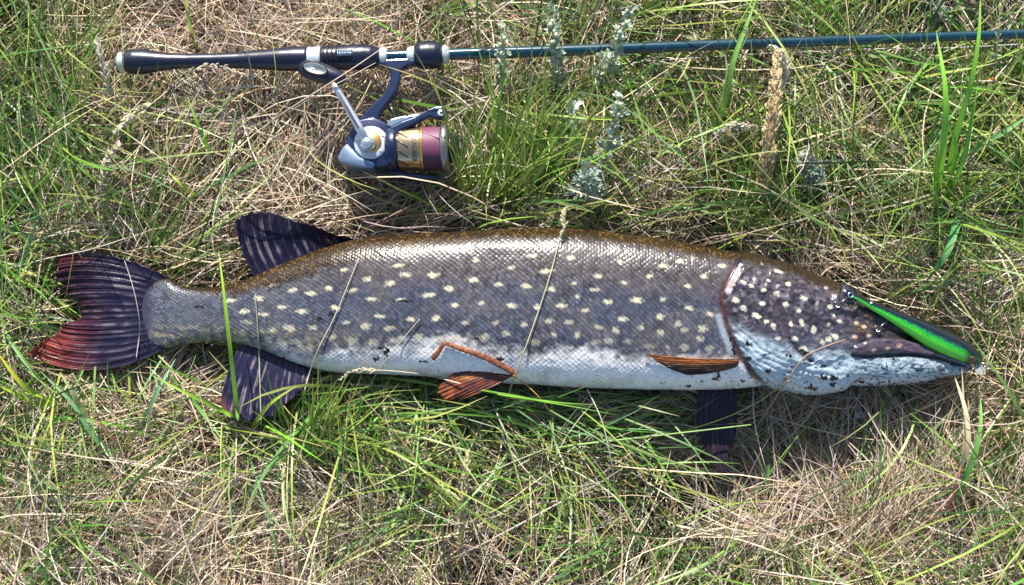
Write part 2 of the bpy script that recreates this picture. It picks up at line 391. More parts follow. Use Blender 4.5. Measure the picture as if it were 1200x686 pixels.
    xd, xs_, xp = seg_dist(qx, qy, [(1006, 412), (1024, 405), (1046, 404), (1066, 407), (1088, 411)])
    bone = hd * sstep(9, 4.5, xd)
    disp += bone * 0.0024
    # eye socket and brow ridge
    ed = np.hypot(qx - 994, qy - 350)
    disp += hd * 0.0030 * np.exp(-((ed - 15) / 4.0) ** 2) * (qx < 1004)
    disp -= hd * 0.0020 * np.exp(-(ed / 9) ** 2)
    # snout furrow beside the lure, throat flap edge
    fd, _, _ = seg_dist(qx, qy, [(1004, 372), (1030, 380), (1060, 392), (1095, 404)])
    disp -= hd * 0.0022 * np.exp(-(fd / 5) ** 2)
    tf, _, _ = seg_dist(qx, qy, [(945, 446), (975, 449), (996, 444), (999, 453)])
    disp -= hd * 0.0014 * np.exp(-(tf / 1.8) ** 2)
    # general flesh unevenness
    disp += vis * 0.0022 * (fbm(qx / 55, qy / 40, 7) - 0.5) + hd * 0.0026 * (fbm(qx / 9, qy / 8, 8) - 0.5)
    taper = sstep(166, 172, qx) * sstep(1138, 1128, qx)
    V = V + N * (disp * taper)[..., None]
    # ---- pigment
    Tq = np.interp(qx, px, T); Bq = np.interp(qx, px, B)
    rel = np.clip((qy - Tq) / (Bq - Tq), 0, 1)
    dpx = qy - Tq
    nz = fbm(qx / 6, qy / 5, 11); nzl = fbm(qx / 26, qy / 20, 12); nf = vn(qx / 1.7, qy / 1.7, 13)
    def lerp(a, b, m): return a + (np.asarray(b) - a) * m[..., None]
    C = np.zeros(V.shape) + np.array([0.088, 0.087, 0.102])
    C = lerp(C, (0.064, 0.070, 0.100), sstep(0.42, 0.62, nzl))
    C = lerp(C, (0.088, 0.073, 0.074), sstep(0.45, 0.2, rel) * 0.9 * sstep(300, 420, qx))
    C = lerp(C, (0.092, 0.100, 0.125), sstep(420, 240, qx) * 0.7)
    C = lerp(C, (0.30, 0.27, 0.17), sstep(0.6, 0.85, rel) * sstep(560, 300, qx) * sstep(0.3, 0.7, nz) * 0.8)
    # scale edges dark, centres paler
    sc = bsc[..., None]
    C = C * (1 - sc * (0.42 * sstep(0.62, 1.0, edge)[..., None])) * (1 + sc * (0.75 * (rnd - 0.5))[..., None])
    C = C * (1 + sc * 0.45 * (sstep(0.75, 0.1, edge) * sstep(0.4, 0.8, nf))[..., None])
    # belly
    wy = np.interp(qx, [166, 280, 360, 430, 500, 540, 600, 680, 760, 850, 950], [398, 400, 420, 412, 408, 402, 418, 416, 424, 424, 430])
    bel = sstep(-14, 12, qy - wy + 22 * (nz - 0.5) + 14 * (nzl - 0.5)) * sstep(260, 380, qx)
    C = lerp(C, (0.84, 0.83, 0.83), bel * (1 - hd))
    C = lerp(C, (0.60, 0.50, 0.47), bel * (1 - hd) * 0.5 * sstep(0.55, 0.75, fbm(qx / 30, qy / 14, 31)))
    # pale spots
    sm = np.zeros_like(qx)
    for k, (a, b) in enumerate(SPOTS):
        if a > 848: continue
        rr = np.random.default_rng(k + 100).random(4)
        w = (5.0 + 2.6 * rr[0]) * np.interp(a, [200, 330, 600], [0.85, 1.1, 0.95]); h = 2.3 + 1.3 * rr[1] + (0.9 if b > 380 else 0); w *= 0.72 + 0.5 * rr[3]
        i0 = np.searchsorted(px, a - 16); i1 = np.searchsorted(px, a + 16)
        sl_ = slice(i0, i1)
        dx = qx[sl_] - a; dy = qy[sl_] - b; th = (rr[2] - 0.5) * 0.5
        ex = dx * math.cos(th) + dy * math.sin(th); ey = -dx * math.sin(th) + dy * math.cos(th)
        d = np.hypot(ex / w, ey / h) + 0.75 * (vn(qx[sl_] / 2.4, qy[sl_] / 2.2, 40) - 0.5) + 0.25 * sstep(0.6, 1, edge[sl_])
        st = 0.88 if b < 375 else 0.62 if b < 398 else 0.4
        sm[sl_] = np.maximum(sm[sl_], st * (0.75 + 0.25 * rr[1]) * sstep(1.3, 0.5, d))
    C = lerp(C, (0.60, 0.56, 0.40), sm * vis)
    # dark olive back with golden flecks
    bw = np.interp(qx, [166, 240, 300, 360, 417, 480, 560, 700, 800, 860, 930, 1000], [2, 5, 16, 22, 22, 15, 10, 10, 12, 8, 7, 6])
    bk = sstep(5, -5, dpx - bw + 12 * (nz - 0.5) + 7 * (nf - 0.5))
    bk = np.where(phi[None, :] > math.pi * 1.6, 1.0, bk)
    C = lerp(C, (0.024, 0.014, 0.006), bk)
    C = lerp(C, (0.13, 0.072, 0.018), bk * sstep(0.6, 0.85, nf) * 0.7)
    endm = sstep(186, 170, qx + 9 * (nz - 0.5) + 4 * (nf - 0.5)) * 0.85
    C = lerp(C, (0.030, 0.028, 0.060), endm)
    # ---- head colours
    H = np.zeros(V.shape) + np.array([0.058, 0.052, 0.068])
    H = lerp(H, (0.024, 0.021, 0.028), sstep(0.43, 0.60, fbm(qx / 3.2, qy / 2.8, 14)) * 0.9)
    H = lerp(H, (0.10, 0.115, 0.16), sstep(380, 405, qy) * 0.5)
    H = lerp(H, (0.12, 0.075, 0.03), sstep(0.60, 0.74, vn(qx / 2.6, qy / 2.2, 95)) * sstep(28, 6, dpx) * 0.8)
    H = lerp(H, (0.20, 0.17, 0.20), sstep(0.56, 0.7, fbm(qx / 6, qy / 5, 15)) * 0.55)
    low = sstep(-14, 10, qy - np.interp(qx, [840, 870, 900, 940, 985, 1000, 1060, 1140], [372, 392, 404, 415, 418, 420, 419, 430]) + 10 * (nz - 0.5))
    H = lerp(H, (0.42, 0.53, 0.60), np.clip(low * (0.6 + 0.7 * nzl), 0, 1))
    H = lerp(H, (0.62, 0.65, 0.69), low * sstep(436, 452, qy + 10 * (nzl - 0.5)))
    H = lerp(H, (0.17, 0.20, 0.26), low * 0.25 * sstep(0.1, -0.45, np.cos(rdw / 3.8 * math.pi * 0.62 * 2)) * (rid > 0.01))
    snout = sstep(985, 1012, qx) * sstep(425, 405, qy)
    H = lerp(H, (0.030, 0.024, 0.030), snout * sstep(0.25, 0.5, nzl + 0.2))
    H = lerp(H, (0.16, 0.10, 0.045), snout * sstep(0.6, 0.75, nz) * sstep(1040, 1000, qx))
    H = lerp(H, (0.085, 0.060, 0.085), bone)
    H = lerp(H, (0.025, 0.015, 0.018), np.exp(-(md / 1.8) ** 2) * 0.9)
    H = lerp(H, (0.060, 0.040, 0.055), np.exp(-(pd / 4.0) ** 2) * 0.85 * sstep(0.05, 0.15, pp))
    hs = np.zeros_like(qx)
    for a, b, w, h, ang in HSPOTS:
        th = math.radians(ang); dx = qx - a; dy = qy - b
        ex = dx * math.cos(th) + dy * math.sin(th); ey = -dx * math.sin(th) + dy * math.cos(th)
        hs = np.maximum(hs, sstep(1.15, 0.7, np.hypot(ex / w, ey / h) * 1.12 + 0.7 * (nf - 0.5) + 0.5 * (nz - 0.5)))
    H = lerp(H, (0.68, 0.64, 0.50), 0.78 * hs * (qy < 424))
    for a, b in [(1023, 411), (1039, 409), (1052, 405), (1002, 395), (1018, 394), (1004, 379), (1013, 383)]:
        H = lerp(H, (0.45, 0.34, 0.26), sstep(3.2, 1.2, np.hypot((qx - a) / 1.3, qy - b)))
    # fine dark scratches on the pale jaw
    jaw = low * sstep(985, 1010, qx)
    scr = sstep(0.70, 0.78, vn(qx / 5.0 + qy / 6, qy / 1.8 - qx / 9, 21)) + sstep(0.80, 0.86, vn(qx / 2.4, qy / 2.0, 22))
    H = lerp(H, (0.05, 0.055, 0.065), np.clip(jaw * scr, 0, 1) * 0.85)
    H = lerp(H, (0.026, 0.016, 0.009), bk)
    hm = sstep(-0.5, 0.5, np.where(head, gd, -gd))
    C = lerp(C, H, hm) if False else np.where(hm[..., None] > 0.5, H, C)
    # gill membrane: brown band behind the gill cover with a pale upper corner
    gd = gd + 3.0 * (nz - 0.5) + 1.5 * (nf - 0.5)
    band = np.exp(-((gd - 1.5) / 4.2) ** 4) * (gs > 0) * vis * sstep(1.0, 0.9, gp) * sstep(-0.02, 0.05, gp)
    band = np.maximum(band, np.exp(-(gd / 3.2) ** 4) * vis * sstep(0.30, 0.36, gp) * sstep(1.0, 0.9, gp))
    C = lerp(C, (0.075, 0.030, 0.030), band * (0.6 + 0.5 * nzl))
    C = lerp(C, (0.030, 0.018, 0.020), band * sstep(0.58, 0.7, nz) * 0.8)
    C = lerp(C, (0.016, 0.015, 0.022), np.exp(-(np.hypot((qx - 864) / 5, (qy - 310) / 8)) ** 4) * vis)
    wd_, _, wp = seg_dist(qx, qy, [(864, 318), (858, 330), (852, 342)])
    C = lerp(C, (0.34, 0.27, 0.27), sstep(4.2, 2.0, wd_ + 2 * (nz - 0.5)) * vis)
    wb_, _, _ = seg_dist(qx, qy, [(842, 372), (848, 390), (856, 412)])
    C = lerp(C, (0.42, 0.50, 0.58), sstep(6, 1, wb_ + 5 * (nz - 0.5)) * vis * 0.5)
    # mud flecks
    dm = np.zeros_like(qx)
    for a, b, w, h in DIRT:
        d = np.hypot((qx - a) / w, (qy - b) / h) + 1.3 * (nf - 0.5) + 0.8 * (vn(qx / 3, qy / 3, 33) - 0.5)
        dm = np.maximum(dm, sstep(1.0, 0.8, d))
    bits = sstep(0.78, 0.84, vn(qx / 2.9, qy / 2.3, 44)) * sstep(0.46, 0.6, fbm(qx / 40, qy / 22, 45)) * sstep(840, 870, qx) * sstep(390, 410, qy)
    bits2 = sstep(0.90, 0.93, vn(qx / 2.6, qy / 1.8, 46)) * sstep(400, 440, qy) * sstep(280, 340, qx)
    C = lerp(C, (0.014, 0.012, 0.016), np.clip(dm + bits + 0.8 * bits2, 0, 1) * vis)
    C = C * (0.86 + 0.28 * nf[..., None])
    hid = (phi > math.pi)[None, :, None] & (phi < math.pi * 1.6)[None, :, None]
    C = np.where(hid, np.array([0.5, 0.5, 0.5]), C)
    ct, cb = cen[0], cen[-1]
    root = empty('pike', P(600, 365, 0.0), 'large spotted pike lying on its side across the grass', 'fish')
    nv = len(phi)
    v = np.concatenate([V.reshape(-1, 3), [ct], [cb]]); cc = np.concatenate([C.reshape(-1, 3), C[0, :1], C[-1, :1]])
    f = grid_faces(NU, nv, True)
    # caps as degenerate-free quads are not needed: the fin base and the jaw tip cover them; close with triangles
    o = mk('body', v[:-2], f, M_FISH, root, cc[:-2])
    raster(o)
    return root

def fin(root, name, base, mid, tip, zb, zm, zt, color, nr=9, nu=26, per=7, rip=0.0007, ragged=2.0, seed=0, over=None, streak=0.8, label=None):
    """ray fin: rays run base->mid->tip (photo pixels); ridged, thick, slightly ragged"""
    r = np.random.default_rng(seed); nvv = nr * per + 1
    b = spline(base, nvv); m = spline(mid, nvv); t = spline(tip, nvv)
    v_ = np.linspace(0, nr, nvv); v_ = v_ + 0.9 * (fbm(v_ / 1.7, v_ * 0 + seed, seed + 1, 2) - 0.5) * np.minimum(1, np.minimum(v_, nr - v_))
    jit = np.interp(v_, np.arange(nr + 1), r.normal(0, ragged, nr + 1)) + ragged * 0.5 * np.cos(v_ * 2 * math.pi)
    d = t - m; d /= np.linalg.norm(d, axis=1, keepdims=True) + 1e-9
    t = t + d * jit[:, None]
    u = np.linspace(0, 1, nu)[:, None, None]
    p = (2 * (u - .5) * (u - 1)) * b + (4 * u * (1 - u)) * m + (2 * u * (u - .5)) * t
    uu = u[:, :, 0] * np.ones((1, nvv)); vv = np.ones((nu, 1)) * v_[None]
    ridge = 0.55 * np.cos(vv * 2 * math.pi) + 0.45 * np.cos(vv * 6 * math.pi + 2.0 * np.sin(vv * 1.7)) * sstep(0.2, 0.6, uu)
    z = (2 * (uu - .5) * (uu - 1)) * zb + (4 * uu * (1 - uu)) * zm + (2 * uu * (uu - .5)) * zt
    z = z + 0.003 * (fbm(p[..., 0] / 26, p[..., 1] / 22, seed + 3) - 0.5) * uu
    w = P(p[..., 0], p[..., 1], z)
    if over is not None: w = drape(p[..., 0], p[..., 1], over) if np.isscalar(over) else w
    amp = rip * (0.2 + 0.8 * uu) * sstep(0, 0.15, uu) * (0.25 + 1.5 * fbm(vv / 1.3, uu * 3, seed + 8, 2))
    gapn = np.linalg.norm(np.gradient(p, axis=1), axis=2); gapn = np.clip(gapn / (0.75 * gapn[nu // 2].mean()), 0, 1) ** 1.5
    amp = amp * gapn
    up_extra = 0.0022 * gapn * (fbm(vv / 3.1, uu * 1.6, seed + 9, 2) - 0.5) * uu
    up = w + np.array([0, 0, 1.0]) * (amp * ridge + up_extra)[..., None]; th = 0.0005 + 0.0016 * (1 - uu) ** 2
    dn = up - np.array([0, 0, 1.0]) * th[..., None]
    C = color(uu, vv / nr, ridge, p)
    g = grid_faces(nu, nvv); n = nu * nvv
    f = [g, g[:, ::-1] + n]
    def strip(ix):
        ix = np.asarray(ix); return np.stack([ix[:-1], ix[1:], ix[1:] + n, ix[:-1] + n], 1)
    I = np.arange(n).reshape(nu, nvv)
    f += [strip(I[0]), strip(I[-1][::-1]), strip(I[:, 0][::-1]), strip(I[:, -1])]
    o = mk(name, np.concatenate([up.reshape(-1, 3), dn.reshape(-1, 3)]), np.concatenate(f), M_FIN, root, np.concatenate([C.reshape(-1, 3)] * 2), label=label)
    return o

def mix3(a, b, m): return np.asarray(a) + (np.asarray(b) - np.asarray(a)) * m[..., None]
def dark_fin(tipcol, tipamt, base=(0.010, 0.009, 0.026), seed=0, pale=0.5):
    def f(u, v, r, p):
        n = fbm(p[..., 0] / 7, p[..., 1] / 7, seed); n2 = vn(p[..., 0] / 2.2, p[..., 1] / 2.2, seed + 5)
        c = np.zeros(u.shape + (3,)) + np.asarray(base)
        c = mix3(c, (0.038, 0.034, 0.062), sstep(0.2, 0.9, r) * 0.7 * sstep(0.3, 0.6, n))
        ns = fbm(v * 15, u * 5 + v * 3, seed + 2)
        c = mix3(c, (0.085, 0.075, 0.115), sstep(0.1, 0.8, r) * 0.6 * sstep(0.35, 0.6, ns))
        c = mix3(c, (0.30, 0.25, 0.26), pale * sstep(-0.1, 0.5, r) * sstep(0.54, 0.68, ns) * sstep(0.08, 0.25, u) * 0.55)
        c = mix3(c, tipcol, np.clip(tipamt(u, v) * (0.6 + 0.8 * n), 0, 1))
        return c * (0.7 + 0.6 * n2[..., None])
    return f

def build_fins(root):
    fin(root, 'tail_fin',
        [(198, 326), (182, 336), (174, 350), (172, 366), (173, 384), (178, 398), (194, 408)],
        [(128, 300), (119, 318), (120, 340), (128, 366), (116, 388), (106, 405), (112, 434)],
        [(64, 298), (63, 316), (72, 338), (95, 370), (68, 390), (44, 403), (31, 416)],
        0.052, 0.050, 0.042,
        dark_fin((0.20, 0.030, 0.018), lambda u, v: sstep(0.35, 1.0, u) * (0.15 + 0.85 * sstep(0.5, 0.85, v)) * 0.9 + 0.35 * sstep(0.5, 1, u) * sstep(0.15, 0.0, v), seed=3, pale=0.45),
        nr=15, nu=44, per=14, rip=0.0012, ragged=3.0, seed=3)
    fin(root, 'dorsal_fin',
        [(300, 326), (330, 316), (365, 304), (395, 293), (421, 284)],
        [(283, 292), (310, 284), (348, 280), (388, 281), (415, 281)],
        [(276, 256), (290, 250), (325, 252), (372, 268), (410, 279)],
        0.052, 0.056, 0.064,
        dark_fin((0.05, 0.03, 0.04), lambda u, v: 0.3 * sstep(0.6, 1, u), seed=9, pale=0.75),
        nr=13, nu=34, per=14, rip=0.0006, ragged=1.6, seed=5)
    fin(root, 'anal_fin',
        [(284, 400), (305, 407), (330, 417), (350, 426), (368, 432)],
        [(266, 438), (285, 446), (310, 455), (338, 455), (366, 438)],
        [(258, 474), (268, 492), (296, 494), (330, 478), (364, 442)],
        0.056, 0.060, 0.060,
        dark_fin((0.20, 0.07, 0.04), lambda u, v: sstep(0.75, 1.0, u) * sstep(0.3, 0.0, v) * 0.7, seed=15, pale=1.0, base=(0.014, 0.013, 0.040)),
        nr=13, nu=34, per=14, rip=0.0006, ragged=2.0, seed=7)
    def brown(u, v, r, p):
        n = fbm(p[..., 0] / 6, p[..., 1] / 6, 61)
        c = np.zeros(u.shape + (3,)) + np.array([0.10, 0.032, 0.026])
        c = mix3(c, (0.30, 0.085, 0.035), sstep(0.55, 1, u) * 0.8 + 0.5 * sstep(0.5, 0.7, n) * u)
        c = mix3(c, (0.06, 0.03, 0.04), sstep(0.5, 0.35, n) * 0.7)
        return mix3(c, (0.42, 0.20, 0.05), np.exp(-(np.hypot((p[..., 0] - 548) / 9, (p[..., 1] - 443) / 3.2)) ** 2) * 0.8)
    fin(root, 'pelvic_fin',
        [(588, 428), (594, 432), (599, 436), (602, 440)],
        [(552, 430), (556, 440), (560, 449), (570, 457)],
        [(527, 441), (515, 456), (518, 467), (540, 468)],
        0.079, 0.080, 0.073, brown, nr=9, nu=26, rip=0.0007, ragged=1.6, seed=12,
        label='reddish brown pelvic fin spread flat on the grass')
    # the near pelvic fin is folded to a narrow bent strip against the belly
    q = spline([(604, 439), (590, 430), (566, 418), (540, 409), (521, 402)], 40)
    w1 = drape(q[:, 0], q[:, 1], 0.0022)
    q2 = spline([(521, 402), (516, 409), (511, 416), (507, 421)], 16); w2 = drape(q2[:, 0], q2[:, 1], 0.0026)
    v, f = join(tube(w1, np.interp(np.linspace(0, 1, 40), [0, .3, .9, 1], [0.0026, 0.0026, 0.0019, 0.0016]), 8, 0.4), tube(w2, np.linspace(0.0017, 0.0024, 16), 8, 0.35))
    n = vn(v[:, 0] * 600, v[:, 1] * 600, 3)[:, None]
    mk('pelvic_fin', v, f, M_FIN, root, np.array([0.22, 0.085, 0.048]) * (0.3 + 1.3 * n), label='orange brown pelvic fin folded to a narrow strip on the belly')
    # near pectoral fin: folded back along the flank, orange leading edge, dark inside
    def pect(u, v, r, p):
        n = fbm(p[..., 0] / 6, p[..., 1] / 4, 71)
        c = np.zeros(u.shape + (3,)) + np.array([0.045, 0.028, 0.020])
        c = mix3(c, (0.12, 0.08, 0.05), sstep(0.5, 0.8, n) * 0.8)
        return mix3(c, (0.40, 0.13, 0.035), sstep(0.34, 0.16, v) * 0.95 + 0.4 * sstep(0.85, 1, v) * n)
    fin(root, 'pectoral_fin',
        [(866, 421), (866, 424), (865, 427), (862, 431)],
        [(812, 420), (813, 426), (818, 433), (836, 437)],
        [(756, 415), (760, 417), (774, 427), (806, 440)],
        0.06, 0.06, 0.06, pect, nr=7, nu=30, rip=0.0004, ragged=0.5, seed=14, over=0.0022,
        label='dark pectoral fin with orange leading edge folded along the flank')
    fin(root, 'pectoral_fin',
        [(824, 444), (836, 446), (850, 446), (862, 444)],
        [(816, 488), (830, 498), (848, 502), (864, 490)],
        [(828, 530), (838, 549), (849, 556), (858, 528)],
        0.050, 0.050, 0.042, dark_fin((0.035, 0.020, 0.026), lambda u, v: 0.5 * u, base=(0.022, 0.015, 0.026), seed=25, pale=0.3),
        nr=8, nu=30, rip=0.0007, ragged=1.6, seed=16, label='dark pectoral fin hanging out below the belly')
    # eye: glossy dark ball with a dull ring, half sunk below the brow
    c = P(992.0, 347.0, 0.0825); r = 0.0104
    nu_, nv_ = 25, 32
    th = np.linspace(0.02, math.pi - 0.02, nu_); ph = np.arange(nv_) * 2 * math.pi / nv_
    ax = np.array([0.25, 0.25, 0.93]); ax /= np.linalg.norm(ax); s, u = frame(ax)
    vv = np.concatenate([c + r * (math.cos(a) * ax * 0.8 + math.sin(a) * (np.cos(ph)[:, None] * s + np.sin(ph)[:, None] * u)) for a in th])
    cc = np.concatenate([np.tile(((0.004, 0.005, 0.012) if a < 0.75 else (0.045, 0.05, 0.075) if a < 0.95 else (0.010, 0.012, 0.024)), (nv_, 1)) for a in th])
    e = mk('eye', vv, grid_faces(nu_, nv_, True), M_EYE, root, cc)
    raster(e)

pike = build_pike()
build_fins(pike)
for o in list(pike.children): raster(o)

# ------------------------------------------------------------------ fishing rod
ZR = 0.069
def rod_axis(px): return curve([138, 300, 500, 700, 950, 1200, 1600, 2400], [73, 70.5, 64.8, 58.2, 49.0, 40.0, 24.5, -8], np.asarray(px, float))
def rodp(px, z=ZR): return P(px, rod_axis(px), z)
ROD = empty('fishing_rod', rodp(300.0, 0.0), 'teal blue fishing rod with dark navy grip lying on the grass', 'fishing rod')
def rod_part(name, prof, material, n=28, parent=None, step=3.0):
    xs = np.array([p[0] for p in prof], float); rs = np.array([p[1] for p in prof], float) * PX
    dense = np.unique(np.concatenate([xs, np.arange(xs[0], xs[-1], step)]))
    pts = rodp(dense); rad = np.interp(dense, xs, rs)
    v, f = tube(pts, rad, n)
    o = mk(name, v, f, material, parent or ROD)
    raster(o); return o
rod_part('butt_cap', [(139, 9), (140, 11.2), (146, 12), (148, 12)], M_WHITE)
rod_part('rear_grip', [(147.5, 12), (150, 14), (158, 15), (170, 14.6), (184, 12), (200, 9.8), (220, 8.8), (250, 8.8), (280, 9.8), (305, 11.6), (330, 13.8), (345, 14.6), (360, 14.4), (361, 13.6)], M_NAVY)
rod_part('winding_ring', [(361, 13), (361.6, 13.6), (376, 13.6), (376.6, 13)], M_WHITE)
seat = rod_part('reel_seat', [(376.6, 13.4), (378, 14.2), (396, 14.2), (410, 15.2), (425, 15.4), (436, 14), (442, 11.5), (445, 10)], M_NAVY)
for x in (379, 384, 389, 394):
    rod_part('grip_rib', [(x, 14), (x + 0.8, 15.3), (x + 2.2, 15.3), (x + 3, 14)], M_BLACK, parent=seat)
rod_part('collar_ring', [(445, 8), (445.5, 10), (449, 11), (453, 10), (454, 8)], M_WHITE)
rod_part('collar_ring', [(477, 8), (478, 9.5), (482, 10.5), (485.5, 11.5), (486, 9)], M_WHITE)
rod_part('fore_grip', [(485.5, 10), (487, 13.5), (492, 16), (502, 17), (511, 16), (516, 14), (518.5, 10)], M_NAVY)
rod_part('collar_ring', [(518.5, 8), (519.5, 11), (522, 11), (524.5, 9.4), (527, 7.4)], M_WHITE)
rod_part('blank', [(440, 6.8), (530, 7.0), (860, 6.3), (1200, 5.6), (1700, 3.6), (2300, 2.2), (2400, 1.8)], M_BLANK, step=12)
# sighting window on the grip: fine ribbed plate
pl = []
for k in range(9):
    a = rodp(398 + 0.0 + k * 1.9); w = P(398 + k * 1.9, rod_axis(398 + k * 1.9) - 4.0, ZR)
    b = a + np.array([0, 0.0035, 0.0105])
    pl.append(tube([b, b + np.array([0, -0.0062, 0.0022])], 0.0006, 6))
v, f = join(*pl); mk('ribbed_plate', v, f, M_REEL_LIGHT, seat)
# line guide out beyond the picture
for gx in (1420, 1900):
    c = rodp(gx); rr = 0.011 if gx == 1420 else 0.007
    a = np.linspace(0, 2 * math.pi, 25)
    ring = np.stack([np.full(25, c[0]), c[1] - rr - 0.006 + rr * np.cos(a), c[2] + rr * np.sin(a)], 1)
    v, f = join(tube(ring, 0.0012, 8), tube([c, c + np.array([0, -0.007, 0])], 0.001, 6), tube([c + np.array([-0.02, -0.003, 0]), c + np.array([0, -0.008, 0])], 0.0009, 6))
    mk('line_guide', v, f, M_STEEL, ROD)

# ------------------------------------------------------------------ spinning reel
ZE = 0.064
REEL = empty('spinning_reel', P(450, 170, 0.0), 'navy and gold spinning reel wound with purple line', 'fishing reel')
def rp(name, vf, m, parent=None, smooth=True, label=None):
    o = mk(name, vf[0], vf[1], m, parent or REEL, smooth=smooth, label=label); raster(o); return o
rp('stem', slab([(437, 73), (448, 72), (482, 70), (492, 71), (492, 75.5), (478, 79), (471, 84), (469.5, 96), (466, 108), (456, 121), (447, 133), (441, 151), (418, 151), (423, 140), (434, 127), (450, 112), (457, 101), (458.5, 88), (455, 81), (446, 78), (437, 77)], ZE + 0.004, 0.0055, 0.0022), M_REEL, smooth=False)
rp('gear_housing', slab([(420, 145), (440, 142), (455, 149), (459, 160), (459, 196), (454, 200), (430, 200), (402, 194.5), (399, 190), (404, 178), (411, 161)], ZE, 0.0135, 0.005, 4), M_REEL)
rp('tail_cover', slab([(409, 172), (424, 188), (442, 195), (440, 201.5), (428, 201), (401, 195), (397.5, 190), (403, 178)], ZE + 0.001, 0.0140, 0.003), M_REEL_LIGHT, label='pale silver cover at the back of the reel')
HC = P(435, 168, ZE + 0.012)
Z1 = np.array([0, 0, 1.0])
plate = rp('side_plate', lathe(HC - Z1 * 0.004, HC + Z1 * 0.004, [(0, 0.0150), (0.6, 0.0150), (0.85, 0.0146), (1.0, 0.0132)], 40), M_WHITE)
rp('gold_ring', lathe(HC + Z1 * 0.002, HC + Z1 * 0.0052, [(0, 0.0095), (0.8, 0.0095), (1, 0.0085)], 32), M_GOLD, plate)
for k in range(5):
    a = k * 2 * math.pi / 5 + 0.5
    c = HC + np.array([math.cos(a) * 0.0118, math.sin(a) * 0.0118, 0.0036])
    rp('screw', lathe(c, c + Z1 * 0.0012, [(0, 0.0012), (0.7, 0.0012), (1, 0.0008)], 10), M_ALLOY, plate)
H0 = P(432, 169, ZE + 0.016); H1 = P(429, 167, ZE + 0.028)
hd_ = rp('handle_arm', join(lathe(H0, H1, [(0, 0.0072), (0.4, 0.0064), (0.8, 0.0052), (1, 0.0036)], 24),
     tube([P(431, 169, ZE + 0.0255), P(420, 148, ZE + 0.027), P(404, 120, ZE + 0.0285), P(394, 104, ZE + 0.030), P(390, 97, ZE + 0.0305)], [0.0042, 0.0036, 0.0030, 0.0028, 0.0026], 14, 0.6)), M_ALLOY)
for s in (-0.9, 0.9):
    rp('groove', tube([P(420 + s, 150, ZE + 0.0292), P(396 + s, 108, ZE + 0.0312)], 0.00035, 6), M_INK, hd_)
K0, K1 = P(349.5, 78.5, ZE + 0.027), P(404.5, 93.5, ZE + 0.0285)
kn = rp('handle_knob', lathe(K0, K1, [(0, 0.0012), (0.03, 0.004), (0.10, 0.0068), (0.22, 0.0084), (0.40, 0.0090), (0.6, 0.0084), (0.8, 0.0070), (0.93, 0.0056), (0.98, 0.0042), (1, 0.002)], 28, 0.9), M_NAVY)
ka = (K1 - K0) / np.linalg.norm(K1 - K0); kside, kup = frame(ka)
if kup[2] < 0: kup = -kup; kside = -kside
kc = K0 + (K1 - K0) * 0.40 + kup * 0.0072
a = np.linspace(0, 2 * math.pi, 40, endpoint=False)
def oval(rx, ry, h0, h1):
    ring = lambda s, h: kc + (np.cos(a) * rx * s)[:, None] * ka + (np.sin(a) * ry * s)[:, None] * kside + kup * h
    v = np.concatenate([ring(1, h0), ring(1, h1 - 0.0004), ring(0.93, h1)])
    f = [tuple(q) for q in grid_faces(3, 40, True)] + [tuple(range(80, 120))]
    return v, f
rp('badge_rim', oval(0.0118, 0.0056, -0.002, 0.0012), M_BLACK, kn)
rp('badge', oval(0.0106, 0.0046, -0.002, 0.0018), M_ALLOY, kn)
def text_mesh(s, size):
    cu = bpy.data.curves.new('lettering', 'FONT'); cu.body = s; cu.size = size; cu.align_x = 'CENTER'; cu.align_y = 'CENTER'; cu.resolution_u = 3
    to = bpy.data.objects.new('lettering', cu); COL.objects.link(to)
    bpy.context.view_layer.update()
    me = bpy.data.meshes.new_from_object(to.evaluated_get(bpy.context.evaluated_depsgraph_get()))
    v = np.array([q.co[:] for q in me.vertices]); f = [tuple(p.vertices) for p in me.polygons]
    bpy.data.objects.remove(to); bpy.data.curves.remove(cu); bpy.data.meshes.remove(me)
    return v, f
tv, tf = text_mesh('JEI', 0.0046)
sgn = 1 if kside[1] > 0 else -1
rp('badge_lettering', (kc + tv[:, :1] * ka + tv[:, 1:2] * kside * sgn + kup * 0.0021, tf), M_INK, kn, smooth=False)
# rotor, spool about the reel's own axis
A0, A1 = P(450, 175.5, ZE), P(536, 173.5, ZE)
def sp(px): return (px - 450) / 86.0
def ring_part(name, prof, m, parent=None, n=48, label=None):
    return rp(name, lathe(A0, A1, [(sp(x), r * PX) for x, r in prof], n), m, parent, label=label)
rot = ring_part('rotor', [(452, 12), (453, 24), (456, 26.5), (463, 27), (466, 26), (467, 22)], M_REEL)
spool = ring_part('spool', [(465, 20), (466, 23.5), (470, 25.2), (492, 26), (494, 26.2)], M_CHAMP)
ring_part('gold_rim', [(493.5, 24), (494, 27.6), (496.5, 27.8), (497, 25)], M_GOLD, spool)
lp = [(496.5, 24)]
for k in range(52): lp += [(497 + k * 0.38, 25.3 + (0.0 if k % 2 else 0.6) + 0.25 * math.sin(k * 1.3))]
wl = ring_part('wound_line', lp + [(517, 25)], M_LINE, spool, label='purple braided line wound on the spool')
_c = np.repeat([tuple(c_ * (1 + 0.4 * math.sin(k * 2.1)) for c_ in ((0.22, 0.07, 0.145) if k % 2 else (0.08, 0.02, 0.05))) for k in range(54)], 48, axis=0)[:, :3]
_c = np.concatenate([_c, np.ones((len(_c), 1))], 1).astype(np.float32); _at = wl.data.color_attributes.new('Col', 'FLOAT_COLOR', 'POINT'); _at.data.foreach_set('color', _c.ravel())
ring_part('spool_lip', [(516.5, 24), (517.5, 28), (520, 29), (524, 28.6), (526, 26), (526.5, 20)], M_DALLOY, spool)
ring_part('drag_knob', [(526, 17), (528, 18), (532, 16), (535, 13), (536, 8)], M_BLACK, spool, 24)
